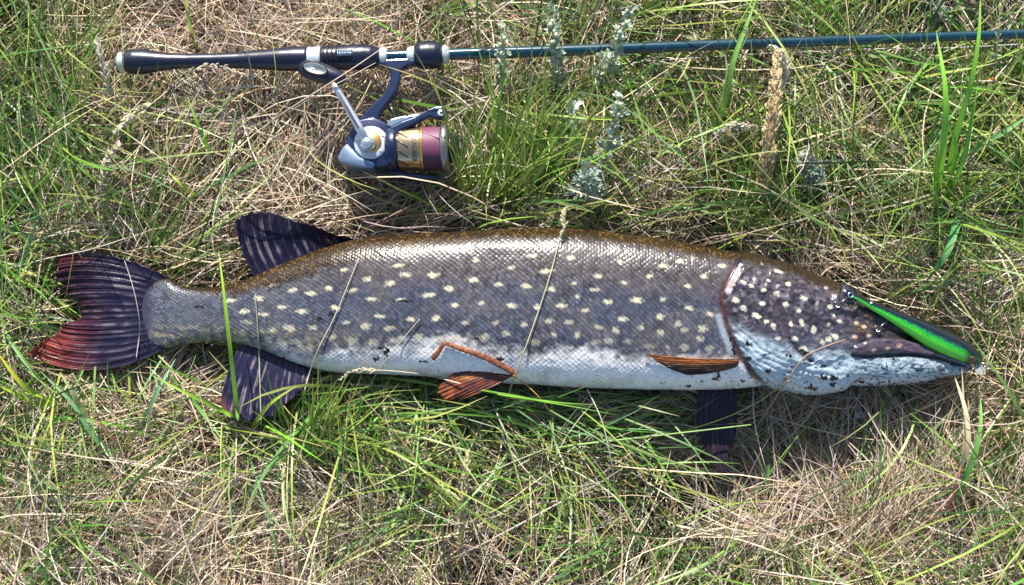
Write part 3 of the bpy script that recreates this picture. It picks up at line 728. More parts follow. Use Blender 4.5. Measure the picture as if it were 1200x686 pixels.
aa = (A1 - A0) / np.linalg.norm(A1 - A0); as_, au = frame(aa)
if au[2] < 0: au = -au
ay = np.array([0, 1.0, 0]) - aa * aa[1]; ay /= np.linalg.norm(ay)
def cyl(px, ang, r):   # ang from straight up (camera side) towards the picture's top
    ang = np.asarray(ang, float); px = np.asarray(px, float)
    return A0 + (px[..., None] - 450) / 86.0 * (A1 - A0) + (np.asarray(r, float)[..., None] * PX) * (np.cos(ang)[..., None] * np.cross(aa, ay) * (1 if np.cross(aa, ay)[2] > 0 else -1) + np.sin(ang)[..., None] * ay)
for k, a0 in enumerate((0.62, 0.16, -0.30, -0.76)):
    t = np.linspace(0, 1, 8)
    rp('spool_slot', tube(cyl(467.5 + 12 * t, a0 - 0.34 * t, 25.6 + 0.1 * t), 0.0006, 8, 0.5), M_BLACK, spool)
tv, tf = text_mesh('ZAUBER', 0.0062)
rp('lettering', (cyl(487 + tv[:, 1] / PX, -0.30 - tv[:, 0] / (26.0 * PX) , 26.25), tf), M_INK, spool, smooth=False)
# bail arm, its roller end, return arm and wire
bail = rp('bail_arm', join(slab([(454, 158), (458, 150), (472, 143), (486, 138), (498, 131), (510, 126), (518, 125.5), (524, 129), (525, 135), (521, 140), (513, 140.5), (503, 138), (494, 142), (484, 148), (470, 154), (461, 164)], ZE + 0.011, 0.0038, 0.0016)), M_REEL, smooth=False)
c = P(517, 132.5, ZE + 0.0146)
rp('pivot_screw', join(lathe(c, c + Z1 * 0.0012, [(0, 0.0031), (0.7, 0.0031), (1, 0.0026)], 20)), M_WHITE, bail)
rp('pivot_socket', lathe(c + Z1 * 0.0011, c + Z1 * 0.0016, [(0, 0.0012), (1, 0.0011)], 12), M_INK, bail)
rp('rotor_arm', slab([(453, 148), (458, 141), (470, 138), (488, 135.5), (497, 134), (496, 138), (484, 141.5), (470, 146), (458, 152)], ZE + 0.006, 0.005, 0.0016), M_REEL_LIGHT, rot, smooth=False)
rp('rotor_arm', slab([(456, 197), (470, 202), (494, 205), (512, 206), (514, 211), (500, 213), (474, 211), (457, 206)], ZE - 0.004, 0.0045, 0.0018), M_REEL, rot, smooth=False)
t = np.linspace(0, math.pi, 28)
wire = np.stack([P(522 + 16 * math.sin(x), 171 - 37 * math.cos(x) , ZE + 0.010 - 0.014 * (x / math.pi) - 0.016 * math.sin(x)) for x in t])
rp('bail_wire', tube(wire, 0.0009, 8), M_STEEL, bail)
# slack line running out under the rod
q = spline([(519, 147), (560, 118), (640, 90), (740, 74), (840, 66.5), (905, 62.5), (960, 60.5), (1010, 58), (1120, 56), (1230, 50), (1420, 40)], 220)
zz = np.interp(q[:, 0], [519, 560, 700, 840, 1000, 1420], [0.074, 0.052, 0.046, 0.054, 0.053, 0.055]) + 0.002 * (vn(q[:, 0] / 30, q[:, 1], 3) - 0.5)
v, f = tube(P(q[:, 0], q[:, 1], zz), 0.00042, 6)
mk('fishing_line', v, f, mat('line_pale', (0.62, 0.56, 0.62), 0.4), label='thin pale slack fishing line stretched in the grass along the rod', cat='fishing line')

# ------------------------------------------------------------------ lure on the pike's snout
def build_lure():
    tx = [998, 1003, 1012, 1022, 1040, 1065, 1090, 1110, 1128, 1140, 1148, 1151]
    top = [345.5, 346, 349.5, 354, 360.5, 369, 378.5, 388, 398, 407.5, 416, 421]
    bot = [348.5, 351, 357, 363.5, 374.5, 391, 407.5, 417, 424, 427.5, 428, 425]
    px = np.linspace(998, 1151, 110); T = curve(tx, top, px); B = curve(tx, bot, px)
    need = []
    for x_, t_, b_ in zip(px, T, B):
        yy = np.linspace(t_, b_, 7); zz_ = np.full(7, 0.08)
        for _ in range(3):
            q_ = P(np.full(7, x_), yy, zz_); h_ = hilo(q_[:, 0], q_[:, 1])[1]; zz_ = np.where(h_ > 0, h_, 0.05)
        need.append(zz_[2:5].max() + 0.0045 * min(1.0, (b_ - t_) / 16))
    need = np.array(need); z = need[4] + (need[-12] - need[4]) * (px - px[4]) / (px[-12] - px[4]); z = z + max(0.0, np.sort(need - z)[-25])
    print('lure z', z[0], z[55], z[-1])
    wt = P(px, T, z); wb = P(px, B, z); c = (wt + wb) / 2; h = (wt - wb) / 2
    # shear the section so that it stands square to the lure's own axis
    ax = c[-1] - c[0]; ax /= np.linalg.norm(ax); s = np.cross([0, 0, 1.0], ax); s /= np.linalg.norm(s)
    hh = np.abs(h @ s); th = np.minimum(hh * 0.75, 0.0068)
    n = 40; a = np.arange(n) * 2 * math.pi / n
    upv = np.cross(ax, s)
    V = c[:, None] + (hh[:, None] * np.cos(a))[..., None] * s + (th[:, None] * np.sin(a))[..., None] * upv
    k = np.cos(a)[None, :] * np.ones((110, 1)) ; x = px[:, None] * np.ones((1, n))
    nz = vn(x / 3, k * 9, 5)
    C = np.zeros((110, n, 3)) + np.array([0.09, 0.72, 0.015])
    C = mix3(C, (0.02, 0.38, 0.035), sstep(-0.45, -0.2, k + 0.12 * (nz - 0.5)))
    C = mix3(C, (0.006, 0.10, 0.10), sstep(-0.15, 0.02, k + 0.2 * (nz - 0.5)))
    C = mix3(C, (0.006, 0.008, 0.012), sstep(-0.02, 0.2, k + 0.12 * (nz - 0.5)))
    C = mix3(C, (0.008, 0.010, 0.012), sstep(1121, 1131, x + 8 * k))
    C = mix3(C, (0.012, 0.30, 0.02), (np.sin(x * 1.5) > 0.35) * (np.abs(k + 0.28) < 0.25) * 0.45)
    L = empty('fishing_lure', P(1075, 390, 0.05), 'bright green and black minnow lure resting across the pike snout', 'fishing lure')
    v = V.reshape(-1, 3); f = [tuple(q) for q in grid_faces(110, n, True)] + [tuple(range(n)), tuple(range(109 * n, 110 * n))[::-1]]
    o = mk('body', v, f, M_LURE, L, C.reshape(-1, 3)); raster(o)
    def ball(c, r, m, name, par, col=None):
        v, f = lathe(c - np.array([0, 0, r]), c + np.array([0, 0, r]), [(0.5 - 0.5 * math.cos(t), r * math.sin(t) + 1e-5) for t in np.linspace(0.05, math.pi - 0.05, 12)], 18)
        return mk(name, v, f, m, par, col)
    e = ball(P(1138.5, 420.5, float(np.interp(1138.5, px, z)) + 0.0052), 0.0026, mat('lure_eye', (0.12, 0.02, 0.015), 0.15, coat=1.0), 'eye', L)
    ball(P(1138.7, 420.3, float(np.interp(1138.5, px, z)) + 0.0070), 0.0012, M_BLACK, 'pupil', e)
    lip = slab([(1140, 424), (1147, 423), (1154, 434), (1150, 441), (1143, 437)], float(z[-4]) - 0.001, 0.0008, 0.0003, 1)
    mk('diving_lip', lip[0], lip[1], M_CLEAR, L, smooth=False)
    def loop(c, r, nrm, w=0.0005):
        s, u = frame(np.asarray(nrm, float)); t = np.linspace(0, 2 * math.pi, 20)
        return tube(c + r * (np.cos(t)[:, None] * s + np.sin(t)[:, None] * u), w, 6)
    v, f = loop(P(997, 346, float(z[0]) + 0.001), 0.0022, (0.2, 0.1, 1)); mk('split_ring', v, f, M_STEEL, L)
    v, f = join(loop(P(1156, 431, float(z[-1])), 0.0018, (0.3, 0.2, 1)), tube([P(1150, 424, float(z[-1])), P(1157, 432, float(z[-1])), P(1158, 438, float(z[-1]) - 0.002)], 0.0005, 6))
    mk('line_clip', v, f, M_STEEL, L)
    def hook(eye, bend, name='treble_hook'):
        ps = [tube(np.stack([eye, (eye + bend) / 2 + np.array([0, 0, 0.0006]), bend]), 0.00055, 6)]
        d = bend - eye; d /= np.linalg.norm(d); s, u = frame(d)
        for k in range(3):
            a = k * 2.094 + 0.4; o_ = math.cos(a) * s + math.sin(a) * u * 0.6
            t = np.linspace(0, math.pi * 1.05, 12)
            arc = bend + 0.0015 * (1 - np.cos(t))[:, None] * o_ + 0.0018 * np.sin(t)[:, None] * d
            arc = np.concatenate([arc, [arc[-1] - d * 0.0028]])
            ps.append(tube(arc, np.concatenate([np.full(12, 0.0005), [0.0001]]), 6))
        v, f = join(*ps); mk(name, v, f, M_HOOK, L)
    hook(P(996, 347, float(z[0])), P(981, 357.5, float(z[0]) + 0.001))
    hook(P(1040, 376, float(np.interp(1040, px, z))), P(1028, 386, float(np.interp(1035, px, z))))
    q = P(1011, 353, 0.0880)
    ball(P(1021, 355.5, float(np.interp(1021, px, z)) + 0.003), 0.0011, M_WHITE, 'belly_eyelet', L)
build_lure()

# ------------------------------------------------------------------ grass
def blades(n, root, length, az, elev, droop, curl, width, segs=6, wob=0.25, seed=0, flat=0.75):
    """vectorised ribbons; returns (n, segs+1, 3) centre line and half-width vectors"""
    r = np.random.default_rng(seed)
    pos = np.empty((n, segs + 1, 3)); tan = np.empty((n, segs + 1, 3))
    pos[:, 0] = root; a = az.copy(); e = elev.copy(); st = length / segs
    for k in range(segs + 1):
        t = np.stack([np.cos(a) * np.cos(e), np.sin(a) * np.cos(e), np.sin(e)], 1); tan[:, k] = t
        if k < segs: pos[:, k + 1] = pos[:, k] + t * st[:, None]
        a = a + curl / segs + r.normal(0, wob, n) / segs * 2; e = e - droop / segs + r.normal(0, wob * 0.5, n) / segs
    gz = terrain(pos[:, :, 0], pos[:, :, 1])
    low = pos[:, :, 2] < gz + 0.002
    pos[:, :, 2] = np.where(low, gz + 0.002, pos[:, :, 2])
    side = np.cross(tan, np.array([0, 0, 1.0])); side /= np.linalg.norm(side, axis=2, keepdims=True) + 1e-6
    upn = np.cross(side, tan)
    roll = r.normal(0, flat, (n, 1)) + np.linspace(0, 1, segs + 1)[None] * r.normal(0, 0.8, (n, 1))
    w = side * np.cos(roll)[..., None] + upn * np.sin(roll)[..., None]
    prof = np.array([0.75] + [1.0] * (segs - 3) + [0.85, 0.55, 0.06]) if segs >= 4 else np.linspace(1, 0.1, segs + 1)
    w = w * (width[:, None] * prof[None] / 2)[..., None]
    return pos, w
def clear_of_objects(pos, over_keep, r):
    lo, hi = hilo(pos[..., 0], pos[..., 1])
    inx = (pos[..., 0] > RX0) & (pos[..., 0] < RX0 + RC * RNX) & (pos[..., 1] > RY0) & (pos[..., 1] < RY0 + RC * RNY) & (hi > -1)
    hit = inx & (pos[..., 2] > lo - 0.002) & (pos[..., 2] < hi + 0.0012)
    mid = (pos[:, 1:] + pos[:, :-1]) / 2
    lo2, hi2 = hilo(mid[..., 0], mid[..., 1]); hit2 = (hi2 > -1) & (mid[..., 2] > lo2 - 0.002) & (mid[..., 2] < hi2 + 0.0012)
    above = (inx & (pos[..., 2] >= hi + 0.0012)).sum(1)
    return ~hit.any(1) & ~hit2.any(1) & ((above == 0) | (r.random(len(pos)) < over_keep))
def emit(name, pos, w, col, m, label, cat, kind='stuff', parent=None):
    n, k, _ = pos.shape
    v = np.stack([pos - w, pos + w], 2).reshape(-1, 3)
    base = (np.arange(n) * k * 2)[:, None] + (np.arange(k - 1) * 2)[None]
    f = np.stack([base, base + 1, base + 3, base + 2], -1).reshape(-1, 4)
    c = np.repeat(col.reshape(n, -1, 3) if col.ndim == 3 else np.repeat(col[:, None], k, 1), 2, axis=1).reshape(-1, 3)
    return mk(name, v, f, m, parent, c, smooth=True, label=label, cat=cat, kind=kind)
# how green / how tall the turf is, read off the photograph at coarse spots (px, py, greenness)
GREEN = [(40,60,.62),(40,160,.7),(40,260,.6),(130,30,.3),(110,120,.45),(120,220,.5),(200,30,.1),(240,150,.4),(220,230,.45),(320,20,.12),(320,140,.3),(330,220,.2),(430,20,.18),(400,230,.25),(480,240,.35),(540,30,.25),(570,120,.55),(560,220,.85),(620,230,.5),(620,30,.5),(700,30,.6),(700,120,.4),(690,240,.5),(780,30,.55),(790,130,.25),(800,250,.45),(870,30,.5),(870,230,.55),(880,140,.25),(960,30,.55),(960,130,.4),(960,230,.7),(1000,290,.6),(1050,60,.6),(1050,180,.6),(1060,280,.45),(1130,60,.65),(1120,180,.7),(1180,120,.6),(1180,280,.5),(1130,340,.25),(1185,400,.35),(1180,470,.8),(1180,560,.55),(1180,650,.5),(1080,650,.3),(1080,560,.18),(1050,500,.12),(960,500,.18),(960,580,.3),(960,660,.35),(900,540,.25),(870,620,.3),(800,650,.2),(800,560,.35),(780,490,.45),(720,540,.4),(700,640,.2),(640,480,.75),(620,560,.35),(620,650,.3),(560,480,.8),(540,540,.45),(520,640,.15),(460,480,.8),(460,560,.3),(440,640,.1),(390,480,.9),(360,540,.8),(350,640,.35),(300,540,.5),(270,620,.08),(220,540,.12),(230,640,.08),(160,470,.45),(160,560,.35),(150,640,.25),(90,480,.6),(80,560,.55),(60,640,.5),(20,480,.65),(20,600,.5),(20,360,.5),(240,310,.45),(150,280,.6),(100,280,.6)]
_g = np.array(GREEN); _gw = P(_g[:, 0], _g[:, 1], 0.04)
def greenness(x, y):
    d = (x[:, None] - _gw[None, :, 0]) ** 2 + (y[:, None] - _gw[None, :, 1]) ** 2
    w = np.exp(-d / (2 * 0.030 ** 2)) + 1e-9 / (1 + d * 50)
    return (w * _g[None, :, 2]).sum(1) / w.sum(1)
STRAWS = np.array([1.0, 0.97, 0.91]) * np.array([(0.60, 0.49, 0.37), (0.55, 0.46, 0.36), (0.70, 0.60, 0.47), (0.42, 0.33, 0.24), (0.46, 0.40, 0.37), (0.38, 0.31, 0.29), (0.52, 0.46, 0.40), (0.34, 0.24, 0.15), (0.58, 0.52, 0.36), (0.30, 0.20, 0.12)])
GREENS = np.array([0.92, 1.06, 0.75]) * np.array([(0.10, 0.22, 0.03), (0.15, 0.30, 0.035), (0.07, 0.16, 0.03), (0.21, 0.32, 0.05), (0.28, 0.33, 0.07), (0.09, 0.19, 0.075), (0.12, 0.22, 0.10), (0.30, 0.30, 0.12), (0.05, 0.11, 0.03)])
W_, Y0, Y1 = 0.66, -0.44, 0.44
def field(n, seed, accept, x0=-W_, x1=W_, y0=Y0, y1=Y1):
    r = np.random.default_rng(seed); out = []
    got = 0
    while got < n:
        x = r.uniform(x0, x1, 40000); y = r.uniform(y0, y1, 40000)
        m = r.random(40000) < accept(x, y); out.append(np.stack([x[m], y[m]], 1)); got += m.sum()
    return np.concatenate(out)[:n], r
def layer(name, n, seed, accept, length, elev, droop, width, pal, m, label, cat, zlift=(0, 0.01), coherent=0.5, over=0.0, segs=6, tip=None, curl=0.9, wob=0.3, flat=0.75, jitter=0.18, clump=0, spread=0.0, az_spread=0.75):
    if clump:
        c, r = field(max(1, n // clump), seed, accept)
        k = np.repeat(np.arange(len(c)), r.integers(max(2, clump // 2), clump * 3 // 2, len(c)))
        n = len(k); xy = c[k] + r.normal(0, spread, (n, 2))
        az = (r.uniform(0, 2 * math.pi, len(c)))[k] + r.normal(0, az_spread, n)
    else:
        xy, r = field(n, seed, accept)
        base = 2 * math.pi * 2.0 * fbm(xy[:, 0] * 5 + 20, xy[:, 1] * 5 + 20, seed + 1, 2)
        az = np.where(r.random(n) < coherent, base + r.normal(0, 0.55, n), r.uniform(0, 2 * math.pi, n))
    L = r.uniform(*length, n) * (0.7 + 0.6 * r.random(n)); z = terrain(xy[:, 0], xy[:, 1]) + r.uniform(*zlift, n)
    root = np.concatenate([xy, z[:, None]], 1)
    e = r.uniform(*elev, n); d = r.uniform(*droop, n)
    dip = hollow(xy[:, 0], xy[:, 1]) / -0.026; L = L * (1 - 0.35 * dip); e = e * (1 - 0.5 * dip)
    wd_ = r.uniform(*width, n)
    pos, w = blades(n, root, L, az, e, d, r.normal(0, curl, n), wd_, segs, wob, seed + 2, flat)
    ok = clear_of_objects(pos, over, r)
    if (~ok).any():        # turn the blocked ones round once
        b = np.where(~ok)[0]
        p2, w2 = blades(len(b), root[b], L[b] * 0.8, az[b] + math.pi + r.normal(0, 0.6, len(b)), e[b], d[b], r.normal(0, curl, len(b)), wd_[b], segs, wob, seed + 3, flat)
        ok2 = clear_of_objects(p2, over, r); pos[b] = p2; w[b] = w2; ok[b] = ok2
    pos, w = pos[ok], w[ok]; n = len(pos)
    ci = r.integers(0, len(pal), n); c = pal[ci] * (1 + r.normal(0, jitter, (n, 1))) * (1 + r.normal(0, 0.05, (n, 3)))
    patch = fbm(pos[:, 0, 0] * 14 + 5, pos[:, 0, 1] * 14 + 5, seed + 9)
    c = np.clip(c * (0.65 + 0.7 * patch[:, None]), 0.01, 0.85)
    col = np.repeat(c[:, None], segs + 1, 1)
    if tip is not None:
        tm = (r.random(n) < 0.45) * r.random(n); tt = np.linspace(0, 1, segs + 1) ** 2
        col = col + (np.asarray(tip) - col) * (tm[:, None] * tt[None])[..., None]
        rt = (1 - np.linspace(0, 1, segs + 1)) ** 3 * 0.5
        col = col + (np.array([0.36, 0.33, 0.20]) - col) * rt[None, :, None]
    return emit(name, pos, w, col, m, label, cat)


dry = lambda x, y: np.clip(1.05 - 0.8 * greenness(x, y), 0.08, 1)
grn = lambda x, y: np.clip(greenness(x, y) ** 2.8, 0.006, 1)
one = lambda x, y: np.ones_like(x)
gap = lambda x, y: sstep(0.36, 0.54, fbm(x * 16 + 60, y * 16 + 60, 88, 2))
layer('dry_thatch', 30000, 21, one, (0.04, 0.10), (-0.1, 0.35), (0.0, 0.7), (0.0009, 0.0016), STRAWS * 0.27, M_STRAW,  # dull dead straw, darkened further to put the gaps' shade into its colour
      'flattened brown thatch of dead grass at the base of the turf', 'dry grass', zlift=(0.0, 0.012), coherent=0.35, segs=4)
layer('combed_straw', 60000, 24, lambda x, y: dry(x, y) * (0.12 + 0.88 * gap(x, y)), (0.06, 0.13), (0.15, 0.8), (0.4, 1.7), (0.0006, 0.0012), STRAWS * 1.08, M_STRAW,
      'matted pale straw lying in combed locks between the green tufts', 'dry grass', zlift=(0.008, 0.028), curl=0.7, clump=56, spread=0.010, wob=0.2, az_spread=0.30, segs=6)
layer('dry_grass', 8000, 22, dry, (0.07, 0.19), (0.15, 1.0), (0.6, 2.2), (0.0007, 0.0013), STRAWS * 0.98, M_STRAW,
      'loose single straws of dry grass crossing in all directions', 'dry grass', zlift=(0.006, 0.026), coherent=0.5, over=0.008, curl=0.9, wob=0.2, segs=7)
layer('green_grass', 11500, 23, grn, (0.08, 0.19), (0.45, 1.25), (0.5, 1.8), (0.0010, 0.0021), GREENS, M_GRASS,
      'fine green grass growing through the straw around the pike', 'grass', zlift=(0.0, 0.012), over=0.006, tip=(0.46, 0.40, 0.12), clump=40, spread=0.009, az_spread=0.55, wob=0.15, segs=7, curl=0.6)
layer('broad_grass', 800, 26, grn, (0.07, 0.16), (0.4, 1.2), (0.5, 1.8), (0.0022, 0.0038), GREENS * 1.25, M_GRASS,
      'scattered broader green grass leaves standing in the turf', 'grass', over=0.05, tip=(0.45, 0.38, 0.12), clump=4, spread=0.004, az_spread=1.0, segs=8, wob=0.12)
# thinner turf further out, past the picture's edges
def outer(name, n, seed, pal, m, label, cat, elev):
    r = np.random.default_rng(seed); x = r.uniform(-2.6, 2.6, n * 2); y = r.uniform(-2.2, 2.4, n * 2)
    k = (np.abs(x) > W_ - 0.03) | (y < Y0 + 0.03) | (y > Y1 - 0.03); x, y = x[k][:n], y[k][:n]; n = len(x)
    root = np.stack([x, y, terrain(x, y)], 1)
    pos, w = blades(n, root, r.uniform(0.08, 0.20, n), r.uniform(0, 6.28, n), r.uniform(*elev, n), r.uniform(0.6, 2.0, n), r.normal(0, 0.8, n), r.uniform(0.002, 0.005, n), 4, 0.3, seed + 1)
    c = np.clip(pal[r.integers(0, len(pal), n)] * (1 + r.normal(0, 0.2, (n, 1))), 0.01, 0.8)
    emit(name, pos, w, c, m, label, cat)
outer('outlying_straw', 26000, 51, STRAWS, M_STRAW, 'dry straw of the meadow farther away from the pike', 'dry grass', (0.1, 0.9))
outer('outlying_grass', 24000, 52, GREENS, M_GRASS, 'green grass of the meadow farther away from the pike', 'grass', (0.4, 1.3))

# ------------------------------------------------------------------ plants one can pick out
BR, YG, DG, BG, PALE, TAN, RED = (0.17, 0.42, 0.03), (0.36, 0.50, 0.04), (0.07, 0.20, 0.03), (0.10, 0.26, 0.11), (0.36, 0.42, 0.20), (0.58, 0.47, 0.31), (0.30, 0.12, 0.08)
def path(pts, n=26):
    """(px, py, height in mm) -> smooth world points that keep above whatever lies there"""
    q = spline([(a, b, h) for a, b, h in pts], n)
    z = q[:, 2] / 1000.0; w = P(q[:, 0], q[:, 1], z)
    for _ in range(3):
        hi = hilo(w[:, 0], w[:, 1])[1]; z2 = np.where(hi > -1, np.maximum(z, hi + 0.0025), z)
        w = P(q[:, 0], q[:, 1], z2)
    zz = w[:, 2].copy()
    for k in range(1, n - 1): zz[k] = max(w[k, 2], 0.5 * (w[k - 1, 2] + w[k + 1, 2]))
    return P(q[:, 0], q[:, 1], zz)
def leaf(parent, pts, wpx, c0, c1=None, name='blade', n=26, fold=0.35, roll=0.0, stiff=0.75):
    w = path([(a_, b_, h_ * (1.22 if h_ > 25 else 1)) for a_, b_, h_ in pts], n); t = np.gradient(w, axis=0); t /= np.linalg.norm(t, axis=1, keepdims=True) + 1e-9
    side = np.cross(t, [0, 0, 1.0]); side /= np.linalg.norm(side, axis=1, keepdims=True) + 1e-6
    up = np.cross(side, t); u = np.linspace(0, 1, n)
    sd_ = side * math.cos(roll) + up * math.sin(roll); up = np.cross(sd_, t)
    prof = np.minimum(1, 0.55 + 2.2 * u) * (1 - u ** 3.2) ** 0.8 + 0.03
    h = (wpx * PX / 2 * prof)[:, None]
    a = w - sd_ * h + up * h * fold; b = w + sd_ * h + up * h * fold
    rr = np.random.default_rng(int(abs(pts[0][0] * 7 + pts[0][1])))
    c0 = np.asarray(c0, float); c1 = np.asarray(c1 if c1 is not None else c0 * np.array([1.15, 1.05, 1.0]), float)
    cc = c0 + (c1 - c0) * (u ** 1.5)[:, None]; cc = cc * (1 + 0.12 * (vn(u * 9, u * 0 + pts[0][0], 3) - 0.5))[:, None]
    v = np.stack([a, w, b], 1).reshape(-1, 3)
    c = np.stack([cc * 0.95, cc * 1.18, cc], 1).reshape(-1, 3)
    return mk(name, v, grid_faces(n, 3), M_LEAF, parent, np.clip(c, 0, 0.85))
def plant(name, label, cat, blades_, group=None):
    p0 = P(blades_[0][0][0][0], blades_[0][0][0][1], 0.0)
    r_ = empty(name, (p0[0], p0[1], float(terrain(p0[0], p0[1]))), label, cat, group)
    for b in blades_: leaf(r_, *b)
    return r_
plant('grass_plant', 'bright green three-bladed grass plant standing in front of the anal fin', 'grass plant', [
    ([(279, 497, 10), (277, 470, 55), (270, 410, 92), (262, 340, 104), (256, 292, 100)], 5.0, BR, YG),
    ([(279, 495, 10), (262, 482, 50), (225, 464, 66), (176, 439, 60)], 4.6, BR, (0.30, 0.45, 0.05)),
    ([(292, 512, 10), (302, 492, 50), (318, 472, 68), (348, 452, 72)], 5.0, YG, (0.42, 0.50, 0.08))])
plant('grass_plant', 'tall broad green grass plant with upright leaves beyond the pike head', 'grass plant', [
    ([(1096, 262, 5), (1099, 220, 60), (1106, 160, 105), (1108, 115, 120), (1097, 36, 118)], 8.5, BR, (0.24, 0.50, 0.06)),
    ([(1100, 264, 5), (1108, 225, 50), (1119, 165, 90), (1108, 140, 100), (1104, 118, 104)], 6.0, (0.14, 0.36, 0.03), BR),
    ([(1103, 262, 5), (1118, 165, 80), (1138, 95, 115), (1147, 40, 125), (1149, -8, 125)], 7.5, BR, (0.22, 0.48, 0.06)),
    ([(1098, 262, 5), (1110, 205, 50), (1120, 175, 60), (1128, 158, 62)], 5.0, (0.45, 0.42, 0.05), (0.60, 0.42, 0.06)),
    ([(1096, 268, 5), (1090, 262, 30), (1083, 245, 52), (1078, 235, 55)], 4.0, YG, YG),
    ([(1094, 266, 5), (1096, 235, 50), (1098, 190, 80), (1104, 150, 92)], 8.0, BR, (0.30, 0.52, 0.08)),
    ([(1102, 266, 5), (1112, 225, 50), (1128, 190, 78), (1142, 120, 100), (1146, 100, 102)], 6.5, (0.15, 0.38, 0.04), BR),
    ([(1104, 268, 5), (1120, 236, 44), (1140, 214, 60), (1162, 196, 62)], 5.0, BR, YG)])
plant('grass_plant', 'broad flat green leaf reaching over the straw by the rod tip side', 'grass plant', [
    ([(1128, 188, 8), (1142, 176, 60), (1168, 160, 72), (1208, 134, 74)], 8.0, BG, (0.20, 0.42, 0.12))])
plant('grass_plant', 'wide drooping green leaf pointing down at the pike snout', 'grass plant', [
    ([(1127, 244, 10), (1121, 262, 60), (1110, 294, 70), (1084, 332, 52)], 10.0, BG, (0.12, 0.36, 0.08))])
plant('grass_plant', 'wide green leaf crossing under the blue rod blank', 'grass plant', [
    ([(832, 162, 8), (838, 150, 40), (850, 116, 66), (858, 76, 80), (872, 36, 84), (888, -6, 84)], 7.5, (0.16, 0.36, 0.05), (0.22, 0.42, 0.10)),
    ([(838, 160, 8), (846, 120, 50), (852, 92, 66), (850, 64, 84)], 6.5, (0.30, 0.42, 0.16), (0.72, 0.68, 0.55))])
plant('grass_plant', 'yellow green grass leaves slanting below the reddish tail tip', 'grass plant', [
    ([(88, 492, 6), (60, 474, 40), (28, 452, 58), (-4, 412, 64)], 7.0, BR, (0.55, 0.52, 0.04)),
    ([(84, 496, 6), (50, 476, 34), (20, 462, 46), (-10, 448, 48)], 6.0, BR, YG),
    ([(92, 494, 6), (74, 478, 38), (52, 466, 50), (20, 458, 54)], 5.0, YG, YG)])
plant('grass_plant', 'blue green and russet grass leaves trailing below the tail fin', 'grass plant', [
    ([(196, 600, 4), (150, 552, 36), (108, 508, 52), (86, 474, 56), (46, 434, 50)], 7.0, BG, (0.18, 0.34, 0.16)),
    ([(168, 560, 6), (146, 532, 44), (124, 504, 56), (98, 478, 58)], 5.0, (0.28, 0.20, 0.10), RED),
    ([(108, 505, 6), (96, 480, 48), (84, 458, 58), (70, 436, 60)], 7.0, (0.30, 0.42, 0.16), (0.46, 0.48, 0.28)),
    ([(160, 520, 8), (172, 486, 50), (184, 460, 58), (206, 420, 54)], 6.0, BG, (0.22, 0.40, 0.20)),
    ([(142, 545, 8), (118, 540, 40), (102, 530, 44), (100, 518, 40)], 5.0, (0.12, 0.24, 0.10), BG)])
plant('grass_plant', 'green leaf and bleached curled leaf with a red base below the snout', 'grass plant', [
    ([(1110, 612, 4), (1124, 575, 45), (1142, 532, 62), (1149, 498, 66), (1149, 466, 62)], 8.0, (0.12, 0.34, 0.06), (0.22, 0.46, 0.10)),
    ([(1108, 612, 4), (1114, 590, 40), (1122, 560, 56), (1126, 545, 58)], 7.5, (0.42, 0.10, 0.10), (0.50, 0.26, 0.20)),
    ([(1124, 552, 52), (1134, 520, 64), (1132, 486, 66), (1119, 442, 62)], 6.0, (0.58, 0.48, 0.30), (0.70, 0.62, 0.44)),
    ([(1126, 550, 52), (1130, 510, 62), (1129, 470, 62), (1127, 430, 60)], 2.6, (0.55, 0.48, 0.26), TAN)])
plant('grass_plant', 'single bright green leaf sprouting below the rod grip', 'grass plant', [
    ([(250, 186, 5), (245, 176, 45), (232, 146, 62), (219, 112, 66)], 5.0, BR, (0.28, 0.48, 0.06)),
    ([(236, 238, 5), (224, 226, 40), (208, 212, 50), (196, 200, 48)], 6.0, YG, (0.42, 0.55, 0.10))])
plant('grass_plant', 'bright green blades standing by the pale butt cap', 'grass plant', [
    ([(152, 186, 5), (152, 172, 40), (151, 158, 52), (148, 140, 56)], 5.0, BR, YG),
    ([(146, 150, 5), (152, 118, 60), (158, 96, 84), (164, 78, 90)], 3.4, YG, (0.45, 0.48, 0.10)),
    ([(140, 150, 5), (143, 100, 70), (144, 60, 90), (141, 20, 92)], 3.0, (0.24, 0.34, 0.10), PALE)])
plant('grass_plant', 'green and orange blades sprouting above the rod grip', 'grass plant', [
    ([(232, 60, 5), (226, 40, 50), (220, 16, 70), (218, -10, 74)], 5.0, BR, (0.36, 0.46, 0.12)),
    ([(230, 60, 5), (224, 36, 44), (218, 10, 60), (214, -8, 62)], 4.0, (0.46, 0.22, 0.08), (0.50, 0.26, 0.10))])
# long single culms that cross the fish, the rod and the reel
def culm(label, pts, rmm, c, parent=None, name='grass_culm', n=40):
    w = path(pts, n); v, f = tube(w, np.linspace(rmm, rmm * 0.55, n) / 1000, 6)
    cc = np.asarray(c) * (1 + 0.3 * (vn(v[:, 0] * 200, v[:, 1] * 200, 7) - 0.5))[:, None]
    if parent: return mk(name, v, f, M_STRAW, parent, cc)
    return mk(name, v, f, M_STRAW, None, cc, label=label, cat='grass stem')
culm('thin pale stem lying over the flank above the anal fin', [(352, 486, 10), (362, 440, 60), (372, 412, 60), (390, 376, 60), (420, 304, 60)], 0.75, (0.55, 0.48, 0.36))
culm('straight grey green stem crossing the flank beside the anal fin', [(306, 500, 10), (305, 460, 56), (303, 400, 56), (299, 345, 60)], 0.7, (0.34, 0.38, 0.24))
culm('fine slanting stem over the lower flank behind the folded pelvic fin', [(424, 474, 10), (440, 440, 56), (462, 410, 60), (492, 374, 60)], 0.6, (0.50, 0.46, 0.34))
